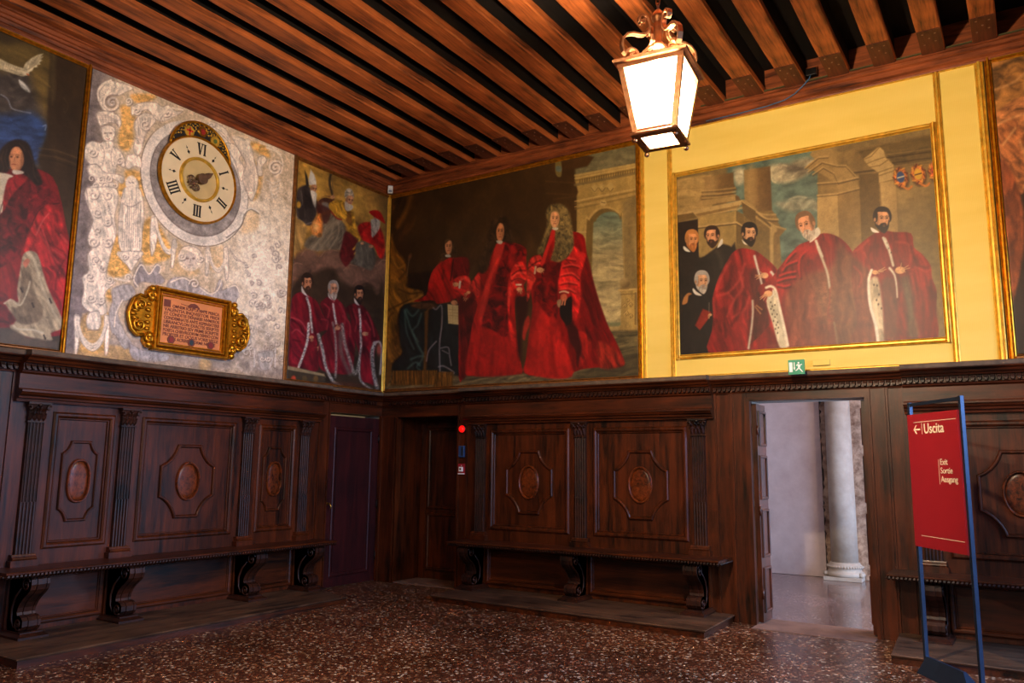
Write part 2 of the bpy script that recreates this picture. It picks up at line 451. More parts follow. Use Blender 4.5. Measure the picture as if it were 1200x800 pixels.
def cornice(parent, T, s0, s1, k, m0, m1, wd, arch=True, ends=(0, 0)):
    b = MB(T); b.run(s0, s1, shift(CORN, k), m0, m1); c = b.build('cornice', wd, parent)
    b = MB(T); leaves(b, s0+(.2 if m0 else 0), s1-(.2 if m1 else 0), .17+k)
    if ends[0]: pass
    b.build('leaf_moulding', M['carve'], c)
    b = MB(T); b.run(s0, s1, shift(LEDGE, k), m0, m1); b.build('ledge', M['dusty'], parent, label='dusty grey ledge on top of the cornice')
    if arch:
        b = MB(T); b.run(s0, s1, shift(ARCH, k), m0, m1); b.build('architrave', wd, parent)

def flutes(s, w, d, n, depth):
    pts = [(s-w/2, .03)]
    fw = w/n
    for i in range(n):
        a = s-w/2+i*fw
        if depth > 0:
            pts += [(a+fw*.14, d), (a+fw*.24, d-depth*.7), (a+fw*.5, d-depth), (a+fw*.76, d-depth*.7), (a+fw*.86, d)]
        else:
            pts += [(a+fw*.06, d+depth), (a+fw*.2, d), (a+fw*.5, d+.003), (a+fw*.8, d), (a+fw*.94, d+depth)]
    pts.append((s+w/2, .03))
    return pts
def pilaster(parent, T, s, w=.15):
    b = MB(T)
    b.rise(1.225, 1.955, flutes(s, w, .085, 5, .016)); b.rise(.76, 1.225, flutes(s, w, .088, 5, -.012))
    p = b.build('pilaster', M['carve'], parent)
    b = MB(T)
    b.box(s-w/2-.045, s+w/2+.045, .03, .13, .66, .715)
    b.run(s-w/2-.03, s+w/2+.03, [(.03, .715), (.118, .715), (.124, .728), (.118, .74), (.105, .745), (.105, .752), (.1, .765), (.03, .765)])
    b.build('plinth', M['wood_v'], p)
    # corinthian capital
    b = MB(T)
    b.box(s-w/2-.008, s+w/2+.008, .03, .1, 1.945, 1.958)
    b.loft([[(s-w*.46, .03, 1.957), (s+w*.46, .03, 1.957), (s+w*.46, .085, 1.957), (s-w*.46, .085, 1.957)],
            [(s-w*.5, .03, 2.05), (s+w*.5, .03, 2.05), (s+w*.5, .095, 2.05), (s-w*.5, .095, 2.05)],
            [(s-w*.6, .03, 2.11), (s+w*.6, .03, 2.11), (s+w*.6, .12, 2.11), (s-w*.6, .12, 2.11)]])
    def leaf(c, z0, z1, wl, d0, lean):
        rr = []
        for t, ww, dd in ((0, .5, 0), (.35, 1, .012), (.65, .95, .02), (.85, .7, lean), (1.0, .35, lean+.012), (.9, .25, lean+.02)):
            z = z0+(z1-z0)*t
            rr.append([(c-wl*ww, d0+dd-.01, z), (c, d0+dd+.004, z), (c+wl*ww, d0+dd-.01, z), (c, d0+dd-.02, z)])
        b.loft(rr)
    for k in (-1.5, -.5, .5, 1.5): leaf(s+k*w*.27, 1.96, 2.03, w*.13, .09, .028)
    for k in (-1, 0, 1): leaf(s+k*w*.34, 1.99, 2.075, w*.13, .095, .036)
    for sg in (-1, 1):
        pts = []
        for k in range(14):
            t = k/13; a = 4.8*t; r = .03*(1-.75*t)
            pts.append((s+sg*(w*.56+r*math.cos(a+.6)*.8), .125, 2.075+r*math.sin(a+.6)))
        b.tube(pts, .008, 6)
        b.ball((s+sg*.018, .118, 2.08), .012, 6)
    b.ball((s, .128, 2.105), .017, 8)
    b.box(s-w*.68, s+w*.68, .03, .135, 2.112, 2.131)
    b.build('capital', M['carve'], p)

def wide_panel(parent, T, s0, s1, cs, wd, burl):
    b = MB(T)
    b.box(s0, s1, .0, .03, .82, 2.03)
    b.ring(rect(s0+.0, s1-.0, .82, 2.03), .06, .03, .075)
    b.ring(rect(s0+.035, s1-.035, .855, 1.995), .022, .03, .05)
    if burl == 'wide':
        o = octagon(cs, 1.395, .325, .375, .135, .155)
        b.ring(o, .035, .03, .062)
        inner = octagon(cs, 1.395, .305, .355, .122, .145)
        b.plate(inner, .02, .036)
        a, c, pp = .125, .185, 1.0
    else:
        o = octagon(cs, 1.41, .168, .368, .09, .255)
        b.ring(o, .028, .03, .058)
        b.plate(octagon(cs, 1.41, .155, .352, .08, .245), .02, .036)
        a, c, pp = .092, .185, .82
    cz = 1.395 if burl == 'wide' else 1.41
    p = b.build('panel', wd, parent)
    b = MB(T); b.ring(oval(cs, cz, a+.012, c+.012, 36, pp), .026, .03, .066)
    rr = []
    for k, (f, d) in enumerate(((1, .034), (.97, .040), (.8, .044), (.4, .046), (.02, .047))):
        rr.append([(cs+(x-cs)*f, d, cz+(z-cz)*f) for x, z in oval(cs, cz, a, c, 36, pp)])
    b.loft(rr, smooth=True)
    b.build('medallion', M['burl'], p, label='oval burl inlay set in a raised rim')

def panelling(name, loc, label, T, s0, s1, pils, panels, wd_h, k=0, pw=.15):
    t = thing(name, loc, label, 'wall panelling', 'carved panelling sections')
    # stiles and rails around the fields
    b = MB(T)
    zz0, zz1 = .82, 2.03
    b.box(s0, s1, 0, .05, zz1, 2.13); b.box(s0, s1, 0, .05, .60, zz0)
    cur = s0
    for (a, c, cs, kind) in panels:
        b.box(cur, a, 0, .05, zz0, zz1); cur = c
    b.box(cur, s1, 0, .05, zz0, zz1)
    # zone under the seat
    b.box(s0, s1, 0, .03, .079 if T is TB or s0 > -5.3 else 0, .6)
    edges = [s0]+[p for p in pils]+[s1]
    b.build('framework', M['wood_v'], t)
    for i in range(len(pils)-1):
        a, c = pils[i]+pw*.8, pils[i+1]-pw*.8
        m = MB(T); m.box(a, c, .03, .034, .15, .58)
        m.ring(rect(a, c, .15, .57), .05, .03, .065); m.ring(rect(a+.03, c-.03, .18, .54), .018, .03, .048)
        m.build('lower_panel', wd_h, t)
    for p in pils:
        m = MB(T); m.box(p-pw*.62, p+pw*.62, .03, .075, .075, .6)
        m.build('pedestal', M['wood_v'], t)
    for p in pils: pilaster(t, T, p, pw)
    for (a, c, cs, kind) in panels: wide_panel(t, T, a, c, cs, M['wood_v'], kind)
    cornice(t, T, s0-(.0), s1+(.0), 0, 0, 0, wd_h)
    return t

panelling('carved_panelling', (0, -3.1, 0), 'long carved walnut wall panelling of four fluted pilasters below the clock fresco', TA, -5.0, -1.26,
          [-4.80, -3.895, -2.385, -1.5], [(-4.61, -4.05, -4.335, 'narrow'), (-3.70, -2.57, -3.13, 'wide'), (-2.19, -1.66, -1.94, 'narrow')], M['wood_a'])
panelling('carved_panelling', (3.2, 0, 0), 'carved walnut wall panelling with two octagon panels between corner niche and lobby doorway', TB, 1.56, 4.89,
          [1.785, 3.245, 4.71], [(1.95, 3.06, 2.505, 'wide'), (3.43, 4.55, 4.0, 'wide')], M['wood_b'])
panelling('carved_panelling', (8.8, 0, 0), 'carved walnut wall panelling standing behind the red exit sign', TB, 6.79, 10.9,
          [6.955, 8.42, 9.9], [(7.13, 8.25, 7.69, 'wide'), (8.6, 9.72, 9.16, 'wide')], M['wood_b'])
panelling('carved_panelling', (0, -7.4, 0), 'carved walnut wall panelling at the picture edge beyond the long bench', TA, -9.4, -5.55,
          [-9.2, -7.45, -5.75], [(-9.0, -7.65, -8.3, 'wide'), (-7.25, -5.95, -6.6, 'wide')], M['wood_a'])

# plain stretches with a shallower cornice
def casing(loc, label, T, s0, s1, boards, wd, m0=0, m1=0, heads=()):
    t = thing('door_casing', loc, label, 'door casing')
    cornice(t, T, s0, s1, -.1, m0, m1, wd, arch=False)
    for a, c, z0, z1, d in boards:
        m = MB(T); m.box(a, c, 0, d, z0, z1)
        if c-a > .1 and z1-z0 > 1: m.box(a, a+.022, 0, d+.02, z0, z1); m.box(c-.022, c, 0, d+.02, z0, z1)
        m.build('upright_board' if z1-z0 > c-a else 'head_board', M['wood_v'] if z1-z0 > c-a else wd, t)
    return t
casing((0, -.6, 0), 'walnut casing and cornice around the closed maroon door', TA, -1.26, 0,
       [(-1.26, -1.07, 0, 2.395, .05), (-1.07, -.045, 2.275, 2.395, .03), (-.045, 0.0, 0, 2.395, .03)], M['wood_a'], 0, -1)
casing((.8, 0, 0), 'walnut casing and cornice around the dark corner niche', TB, 0, 1.56,
       [(.032, .3, 0, 2.255, .03), (.032, 1.40, 2.255, 2.395, .03), (1.40, 1.56, 0, 2.395, .04)], M['wood_b'], 1, 0)
casing((5.8, 0, 0), 'walnut casing and cornice framing the open lobby doorway', TB, 4.89, 6.79,
       [(4.89, 5.075, 0, 2.395, .03), (5.075, 5.25, 0, 2.395, .045), (5.25, 5.284, 0, 2.31, .07), (5.25, 6.46, 2.31, 2.34, .07), (5.25, 6.46, 2.34, 2.395, .05),
        (6.43, 6.46, 0, 2.31, .07), (6.46, 6.62, 0, 2.395, .045), (6.62, 6.79, 0, 2.395, .03)], M['wood_b'])
casing((0, -5.3, 0), 'plain set-back walnut boarding between two carved sections', TA, -5.55, -5.0, [(-5.55, -5.28, 0, 2.395, .02), (-5.28, -5.0, 0, 2.395, .03)], M['wood_a'])

# doors
b = MB(TA)
b.box(-1.055, -.035, -.05, -.01, .01, 2.235)
for r_ in ((-.90, -.20, .16, 2.06),):
    b.ring(rect(*r_), .05, -.01, .012); b.plate(rect(r_[0]+.04, r_[1]-.04, r_[2]+.04, r_[3]-.04), -.012, -.004)
d1 = structure('door_1', b, M['maroon'])
b = MB(TA); b.lathe((-.99, -.01, 1.08), [(.02, 0), (.02, .008)], 12, axis='y'); b.tube([(-.99, 0, 1.08), (-.99, .04, 1.085), (-.985, .06, 1.05), (-.98, .055, 1.02)], .009, 8)
b.build('door_handle', M['brass'], d1, label='small brass handle')
b = MB(TA)
for z in (.35, 1.05, 1.95): b.tube([(-.045, .0, z-.06), (-.045, .0, z+.06)], .012, 8)
b.build('hinge', M['dark'], d1)
b = MB()
b.box(.33, 1.39, .54, .585, .012, 2.2); b.T = lambda s, d, z: (s, .54-d, z)
b.ring(rect(.47, 1.3, 1.0, 2.1), .05, 0, .03); b.ring(rect(.47, 1.3, .15, .9), .05, 0, .03)
b.box(.33, .42, 0, .03, .012, 2.2); structure('door_2', b, M['wood_v'])
# open leaf of the lobby door
b = MB(lambda s, d, z: (5.302+d, s, z))
b.box(.02, .36, -.02, .03, .02, 2.285)
for z0, z1 in ((.12, .55), (.68, 1.15), (1.28, 1.72), (1.85, 2.2)):
    b.ring(rect(.08, .32, z0, z1), .03, .03, .05)
for z in (.3, 1.15, 2.0): b.tube([(.02, .035, z-.05), (.02, .035, z+.05)], .012, 8)
structure('door_3', b, M['wood_v'])
b = MB(lambda s, d, z: (6.412-d, s, z))
b.box(.02, .36, -.01, .03, .02, 2.285)
for z0, z1 in ((.12, .55), (.68, 1.15), (1.28, 1.72), (1.85, 2.2)):
    b.ring(rect(.08, .32, z0, z1), .03, .03, .05)
structure('door_4', b, M['wood_v'])

# ------------------------------------------------------------------ benches and platforms
def bracket(parent, T, s):
    out = [(.03, .612), (.40, .612), (.425, .58), (.43, .535), (.415, .49), (.375, .452), (.32, .415), (.27, .37), (.24, .325), (.228, .285),
           (.236, .262), (.27, .262), (.31, .25), (.335, .222), (.335, .175), (.31, .145), (.28, .125), (.10, .125), (.085, .2), (.09, .3), (.075, .42), (.045, .52)]
    b = MB(T)
    def ext(o, a, c): b.loft([[(a, d, z) for d, z in o], [(c, d, z) for d, z in o]])
    ext(out, s-.078, s+.078)
    cx, cz = .25, .36
    mid = [(d+(.012 if d > .2 and z < .6 else 0), z) for d, z in out]
    ext(mid, s-.026, s+.026)
    for e in (-.066, .066):
        ext([(d+(.008 if d > .2 and z < .6 else 0), z) for d, z in out], s+e-.012, s+e+.012)
    for sg in (-1, 1):
        for (vd, vz, r0, ph, dr) in ((.352, .532, .066, .4, 1), (.272, .192, .055, 5.6, -1)):
            pts = []
            for k in range(22):
                t = k/21; a = ph+dr*t*9.5; r = r0*(1-.82*t)
                pts.append((s+sg*.079, vd+r*math.cos(a), vz+r*math.sin(a)))
            b.tube(pts, .009, 6)
            b.ball((s+sg*.079, vd, vz), .014, 6)
        # leaf vein running down the side of the console
        b.tube([(s+sg*.078, .28, .5), (s+sg*.08, .2, .42), (s+sg*.08, .155, .32), (s+sg*.08, .16, .22), (s+sg*.078, .2, .16)], [.006, .012, .013, .011, .005], 6)
    k = b.build('bracket', M['carve'], parent)
    b = MB(T)
    b.loft([[(s-.13, 0.03, .077), (s+.13, 0.03, .077), (s+.13, .4, .077), (s-.13, .4, .077)], [(s-.13, .03, .095), (s+.13, .03, .095), (s+.13, .4, .095), (s-.13, .4, .095)],
            [(s-.095, .03, .118), (s+.095, .03, .118), (s+.095, .355, .118), (s-.095, .355, .118)], [(s-.095, .03, .128), (s+.095, .03, .128), (s+.095, .355, .128), (s-.095, .355, .128)]])
    b.build('foot', M['carve'], k)
def bench(loc, label, T, s0, s1, br, wd, e0=True, e1=True):
    t = thing('bench', loc, label, 'bench', 'benches along the panelled walls')
    b = MB(T)
    b.run(s0, s1, [(.05, .615), (.455, .615), (.465, .622), (.468, .632), (.485, .636), (.492, .645), (.492, .652), (.485, .66), (.05, .66)])
    b.build('seat', wd, t)
    b = MB(T)
    n = int((s1-s0)/.034)
    for i in range(n):
        c = s0+(i+.5)*(s1-s0)/n
        b.loft([[(c-.014, .462, .606), (c+.002, .462, .606), (c+.002, .475, .606), (c-.014, .475, .606)], [(c-.010, .462, .62), (c+.014, .462, .62), (c+.012, .492, .622), (c-.008, .492, .622)],
                [(c-.004, .462, .640), (c+.016, .462, .640), (c+.014, .488, .638), (c-.002, .488, .638)]])
    if e0 or e1:
        for sg, sv, on in ((-1, s0, e0), (1, s1, e1)):
            if on:
                for j in range(11): b.ball((sv+sg*.006, .07+j*.038, .624), .013, 6)
    b.build('carved_edge', M['carve'], t)
    for s in br: bracket(t, T, s)
    return t
bench((0, -3.2, 0), 'long dark walnut bench on four scroll brackets below the clock fresco', TA, -5.12, -1.28, [-4.80, -3.895, -2.385, -1.5], M['wood_a'])
bench((3.3, 0, 0), 'dark walnut bench on three scroll brackets between the niche and the lobby doorway', TB, 1.58, 5.04, [1.785, 3.245, 4.71], M['wood_b'])
bench((8.7, 0, 0), 'dark walnut bench behind the red exit sign, right of the doorway', TB, 6.6, 10.9, [6.955, 8.42, 9.9], M['wood_b'])

def platform(loc, label, outline, mat):
    t = thing('bench_platform', loc, label, 'platform', 'low platforms under the benches')
    b = MB(); b.loft([[(x, y, 0) for x, y in outline], [(x, y, .06) for x, y in outline]]); b.build('riser', M['wood_a'], t)
    cx = sum(p[0] for p in outline)/4; cy = sum(p[1] for p in outline)/4
    b = MB()
    def off(k): return [(x+(.012*k if x > cx else -.0), y+(-.012*k if y < cy else .0)) for x, y in outline]
    b.loft([[(x, y, .058) for x, y in off(1)], [(x, y, .070) for x, y in off(1.6)], [(x, y, .077) for x, y in off(.8)]])
    b.build('boards', mat, t)
platform((.5, -3.4, 0), 'low wooden platform under the long bench below the fresco', [(.0, -5.22), (1.04, -5.24), (.97, -1.58), (.0, -1.36)], M['plat_a'])
platform((3.3, -.5, 0), 'low wooden platform under the bench beside the lobby doorway', [(1.60, 0), (1.68, -.90), (5.06, -1.03), (5.03, 0)], M['plat'])
platform((8.7, -.5, 0), 'low wooden platform under the bench behind the exit sign', [(6.62, 0), (6.68, -1.05), (10.9, -1.05), (10.9, 0)], M['plat'])

# ------------------------------------------------------------------ lantern
LX, LY = 5.985, -4.205
lan = thing('hanging_lantern', (LX, LY, 3.6), 'lit square bronze lantern with scrolled crown hanging from the beams on a chain', 'lantern', rotz=math.radians(6))
ca, sa = math.cos(math.radians(6)), math.sin(math.radians(6))
TL = lambda x, y, z: (LX+x*ca-y*sa, LY+x*sa+y*ca, z)
def sq(h, z): return [(-h, -h, z), (h, -h, z), (h, h, z), (-h, h, z)]
zb, zt, hb, ht = 3.615, 4.05, .118, .188
b = MB(TL)
for sx, sy in ((-1, -1), (1, -1), (1, 1), (-1, 1)):
    w = .017
    b.loft([[(sx*h-w, sy*h-w, z), (sx*h+w, sy*h-w, z), (sx*h+w, sy*h+w, z), (sx*h-w, sy*h+w, z)] for h, z in ((hb, zb), (ht, zt))])
def frame_ring(b, prof):
    """square hoop from (half-size, z) profile"""
    rings = [[(sx*h, sy*h, z) for h, z in prof] for sx, sy in ((-1, -1), (1, -1), (1, 1), (-1, 1))]
    rings.append(rings[0]); b.loft(rings, caps=False)
frame_ring(b, [(.095, 3.60), (.145, 3.60), (.15, 3.607), (.15, 3.618), (.138, 3.626), (.13, 3.65), (.10, 3.65)])
frame_ring(b, [(.165, 4.03), (.205, 4.03), (.208, 4.055), (.228, 4.062), (.232, 4.078), (.218, 4.092), (.165, 4.092)])
b.build('frame', M['iron'], lan)
glow, nt, bs = new_mat('lit_frosted_glass')
bs.inputs['Base Color'].default_value = (1, .95, .85, 1); bs.inputs['Roughness'].default_value = .4
bs.inputs['Emission Color'].default_value = (1, .83, .60, 1); bs.inputs['Emission Strength'].default_value = 16
tr = N(nt, 'ShaderNodeBsdfTransparent'); mx = N(nt, 'ShaderNodeMixShader'); mx.inputs[0].default_value = .5
nt.links.new(tr.outputs[0], mx.inputs[1]); nt.links.new(bs.outputs[0], mx.inputs[2]); nt.links.new(mx.outputs[0], nt.nodes['Material Output'].inputs[0])
for sx, sy in ((0, -1), (1, 0), (0, 1), (-1, 0)):
    b = MB(TL)
    def pp(u, h, z): return ((u*h, sy*h, z) if sx == 0 else (sx*h, u*h, z))
    q0 = [pp(-1, hb-.004, zb+.02), pp(1, hb-.004, zb+.02), pp(1, ht-.004, zt), pp(-1, ht-.004, zt)]
    q1 = [pp(-1, hb-.010, zb+.02), pp(1, hb-.010, zb+.02), pp(1, ht-.010, zt), pp(-1, ht-.010, zt)]
    b.loft([q0, q1]); b.build('glass_pane', glow, lan)
b = MB(TL); b.box(-.1, .1, -.1, .1, 3.612, 3.618); b.build('bottom_pane', glow, lan)
for sx, sy in ((-1, -1), (1, -1), (1, 1), (-1, 1)):
    b = MB(TL); b.lathe((sx*.128, sy*.128, 3.6), [(.004, 0), (.006, -.006), (.015, -.014), (.017, -.022), (.013, -.032), (.003, -.038)], 10)
    b.build('ball_drop', M['iron'], lan)
def band(b, pts, ang, w=.016, th=.007):
    """flat scrolled strap: path of (r, z) in the vertical plane at angle ang"""
    rings = []
    n = len(pts)
    for i, (r, z) in enumerate(pts):
        a = Vector(pts[max(0, i-1)]); c = Vector(pts[min(n-1, i+1)]); t = (c-a).normalized(); nn = Vector((-t.y, t.x))
        ring = []
        for u, v in ((-w, -th), (w, -th), (w, th), (-w, th)):
            rr = r+nn.x*v; zz = z+nn.y*v
            ring.append((rr*math.cos(ang)-u*math.sin(ang), rr*math.sin(ang)+u*math.cos(ang), zz))
        rings.append(ring)
    b.loft(rings, smooth=False)
def spiral(c, r0, a0, turns, n=22, shrink=.85):
    return [(c[0]+r0*(1-shrink*k/n)*math.cos(a0+turns*2*PI*k/n), c[1]+r0*(1-shrink*k/n)*math.sin(a0+turns*2*PI*k/n)) for k in range(n+1)]
for q in range(4):
    ang = PI/4+q*PI/2
    b = MB(TL)
    low = spiral((.185, 4.135), .05, 0, 1.25)[::-1]          # inner curl resting on the frame
    path = low+[(.25, 4.15), (.262, 4.19), (.255, 4.235), (.225, 4.27), (.18, 4.285), (.135, 4.283), (.10, 4.29), (.075, 4.315), (.066, 4.35), (.075, 4.385)]
    path += spiral((.115, 4.385), .040, PI, -1.15, 16)[1:]
    band(b, path, ang, .017, .007)
    band(b, [(.19, 4.09), (.15, 4.13), (.11, 4.17), (.07, 4.215), (.03, 4.235)], ang, .014, .006)
    b.build('scroll', M['iron'], lan)
b = MB(TL)
b.lathe((0, 0, 0), [(.008, 4.09), (.008, 4.20), (.03, 4.21), (.045, 4.225), (.05, 4.24), (.03, 4.25), (.022, 4.27), (.03, 4.33), (.034, 4.38), (.026, 4.40), (.04, 4.41), (.045, 4.43), (.036, 4.455), (.02, 4.475), (.01, 4.485)], 20)
b.tube([(0, .02*math.cos(a), 4.505+.02*math.sin(a)) for a in [2*PI*k/14 for k in range(14)]], .005, 6, closed=True)
b.build('finial', M['iron'], lan)
b = MB(TL)
z = 4.535; k = 0
while z < 5.98:
    pts = []
    for j in range(14):
        a = 2*PI*j/14; u = .012*math.cos(a); v = .028*math.sin(a)
        pts.append((u, 0, z+v) if k % 2 == 0 else (0, u, z+v))
    b.tube(pts, .004, 6, closed=True); z += .044; k += 1
b.lathe((0, 0, 0), [(.05, 6.04), (.05, 6.02), (.03, 6.0), (.01, 5.98)], 16)
b.build('chain', M['iron'], lan)
b = MB(TL); b.lathe((0, 0, 0), [(.012, 4.09), (.018, 4.03), (.018, 3.98)], 12); b.build('lamp_holder', M['dark'], lan)

# ------------------------------------------------------------------ fabric covered panels and gilt mouldings on the back wall
def mould(b, s0, s1, z0, z1, d=.045):
    """half-round gilt strip with two fillets; runs along its longer side"""
    if z1-z0 > s1-s0:
        w = s1-s0
        b.rise(z0, z1, [(s0, 0), (s0, d*.6), (s0+w*.12, d*.7), (s0+w*.2, d*.55), (s0+w*.35, d), (s0+w*.6, d), (s0+w*.78, d*.5), (s0+w*.86, d*.7), (s1, d*.6), (s1, 0)])
    else:
        w = z1-z0
        b.run(s0, s1, [(0, z0), (d*.6, z0), (d*.7, z0+w*.12), (d*.55, z0+w*.2), (d, z0+w*.35), (d, z0+w*.6), (d*.5, z0+w*.78), (d*.7, z0+w*.86), (d*.6, z1), (0, z1)])
def fabric_panel(s0, s1, z0, z1, label, cut=None, mo=None):
    t = thing('fabric_wall_panel', ((s0+s1)/2, 0, z0), label, 'fabric panel', 'yellow fabric wall panels')
    b = MB(TB)
    if cut:
        b.box(s0, s1, .004, .02, z0, cut[0]); b.box(s0, s1, .004, .02, cut[1], z1)
    else: b.box(s0, s1, .004, .02, z0, z1)
    b.build('fabric', M['fabric'], t)
    for m in mo:
        b = MB(TB); mould(b, *m); b.build('gilt_moulding', M['gilt_pale'], t)
ZL0 = 2.594
fabric_panel(4.10, 4.395, ZL0+.03, 5.545, 'narrow yellow fabric panel with gilt edging nearer the corner of the room',
             mo=[(4.05, 4.10, ZL0, 5.56), (4.395, 4.455, ZL0, 5.56), (4.10, 4.395, ZL0, ZL0+.03), (4.10, 4.395, 5.545, 5.56)])
fabric_panel(4.455, 7.235, ZL0+.03, 5.55, 'broad yellow fabric panel surrounding the painting of six men', cut=(2.81, 5.04),
             mo=[(4.455, 7.235, ZL0, ZL0+.03), (4.455, 7.235, 5.55, 5.562), (7.235, 7.295, ZL0, 5.56)])
fabric_panel(7.295, 7.60, ZL0+.03, 5.55, 'narrow yellow fabric panel with gilt edging above the red exit sign',
             mo=[(7.60, 7.675, ZL0, 5.57), (7.295, 7.60, ZL0, ZL0+.03), (7.295, 7.60, 5.55, 5.562)])
def picture_frame(parent, T, s0, s1, z0, z1, w, mats, d=.05):
    """mats: left, right, bottom, top"""
    b = MB(T); mould(b, s0, s0+w, z0, z1, d); b.build('frame_side', mats[0], parent)
    b = MB(T); mould(b, s1-w, s1, z0, z1, d); b.build('frame_side', mats[1], parent)
    b = MB(T); mould(b, s0+w, s1-w, z0, z0+w, d); b.build('frame_rail', mats[2], parent)
    b = MB(T); mould(b, s0+w, s1-w, z1-w, z1, d); b.build('frame_rail', mats[3], parent)

# ------------------------------------------------------------------ small fittings
# green emergency exit sign standing on the ledge
t = thing('emergency_exit_sign', (5.845, -.22, 2.594), 'small green running man emergency sign fixed at the ledge above the doorway', 'sign')
b = MB(TB); b.box(5.765, 5.925, .20, .222, 2.575+.02, 2.745); b.build('sign_plate', M['green'], t)
b = MB(TB)
b.box(5.775, 5.808, .222, .2245, 2.62, 2.72)
b.box(5.822, 5.83, .222, .2245, 2.66, 2.72); b.plate([(5.815, 2.665), (5.837, 2.665), (5.826, 2.638)], .222, .2245)
b.plate(oval(5.868, 2.712, .009, .009, 12), .222, .2245)
b.plate([(5.855, 2.70), (5.880, 2.695), (5.885, 2.665), (5.862, 2.66)], .222, .2245)
b.plate([(5.855, 2.70), (5.843, 2.685), (5.848, 2.68), (5.86, 2.69)], .222, .2245)
b.plate([(5.878, 2.69), (5.902, 2.70), (5.904, 2.694), (5.882, 2.68)], .222, .2245)
b.plate([(5.864, 2.665), (5.848, 2.645), (5.835, 2.635), (5.838, 2.629), (5.856, 2.638), (5.874, 2.66)], .222, .2245)
b.plate([(5.872, 2.668), (5.895, 2.64), (5.908, 2.618), (5.902, 2.614), (5.886, 2.634), (5.866, 2.655)], .222, .2245)
b.build('pictogram', M['white'], t, label='white door, arrow and running figure')
b = MB(TB); b.box(5.82, 5.87, .17, .20, 2.594, 2.70); b.build('bracket', M['dark'], t)
t.location += Vector((0, -.085, -.05))
t = thing('junction_box', (6.10, -.08, 2.594), 'flat yellowed box fixed beside the small green sign', 'box')
b = MB(TB); b.box(5.95, 6.12, .022, .05, 2.655, 2.715); b.build('housing', M['fabric'], t, bevel=.004)

t = thing('alarm_lamp', (1.475, -.04, 2.07), 'round red alarm lamp at the top of the niche casing', 'alarm lamp')
b = MB(TB); b.lathe((0, 0, 0), [(.055, .04), (.055, .055), (.05, .06)], 24, axis='y'); b.v = [TB(x+1.475, y, z+2.07) for x, y, z in [(p[0], -p[1], p[2]) for p in b.v]]
b.build('base', M['dark'], t)
redglow, nt, bs = new_mat('red_lens'); bs.inputs['Base Color'].default_value = rgb(220, 10, 10); bs.inputs['Roughness'].default_value = .15
bs.inputs['Emission Color'].default_value = rgb(255, 20, 15); bs.inputs['Emission Strength'].default_value = .5
b = MB(); b.ball((1.475, -.065, 2.07), .047, 16, 1, .75, 1); b.build('red_lens', redglow, t)
t = thing('door_control_box', (1.475, -.04, 1.70), 'blue rectangular control box between alarm lamp and call point', 'control box')
b = MB(TB); b.box(1.43, 1.52, .04, .075, 1.70, 1.85); b.build('housing', M['blue'], t, bevel=.004)
b = MB(TB); b.box(1.485, 1.505, .075, .08, 1.72, 1.83); b.build('cover_strip', M['black'], t)
t = thing('fire_call_point', (1.475, -.04, 1.48), 'small red and white fire alarm plate on the niche casing', 'fire alarm')
b = MB(TB); b.box(1.42, 1.53, .04, .06, 1.475, 1.615); b.build('back_plate', M['red_sign'], t)
b = MB(TB); b.box(1.45, 1.50, .06, .085, 1.515, 1.575); b.box(1.422, 1.528, .06, .064, 1.478, 1.492); b.box(1.472, 1.479, .06, .063, 1.585, 1.60); b.build('button_housing', M['white'], t)
b = MB(TB); b.box(1.462, 1.488, .085, .088, 1.535, 1.557); b.build('button', M['black'], t)

t = thing('corner_sensor', (.1, -.1, 5.56), 'small white sensor box at the top corner where the walls meet', 'sensor')
cs_ = math.sqrt(.5)
TC = lambda s, d, z: (.10+s*cs_+d*cs_, -.10+s*cs_-d*cs_, z)
b = MB(TC); b.box(-.035, .035, 0, .05, 5.55, 5.66); b.build('housing', M['white'], t, bevel=.004)
b = MB(TC); b.box(-.025, .025, .05, .054, 5.565, 5.585); b.box(-.025, .025, .05, .054, 5.60, 5.605); b.build('lens_strip', M['blue'], t)
b = MB(TC); b.box(-.02, .02, -.06, 0, 5.65, 5.69); b.build('mount', M['dark'], t)

t = thing('cable_box', (6.08, -.12, 5.80), 'dark metal cable box tucked between two beams above the painting', 'junction box')
b = MB(TB); b.box(6.04, 6.15, .06, .14, 5.80, 5.88); b.build('housing', M['dark'], t, bevel=.004)
b = MB(TB)
pts = [(6.09, .13, 5.81), (6.08, .15, 5.76), (6.02, .15, 5.70), (5.92, .13, 5.635), (5.80, .10, 5.60), (5.6, .08, 5.585), (5.3, .07, 5.58), (4.9, .07, 5.578)]
b.tube(pts, .006, 6); tag(b.build('blue_cable', M['cable']), 'thin blue cable drooping from the beams along the upper cornice', 'cable')

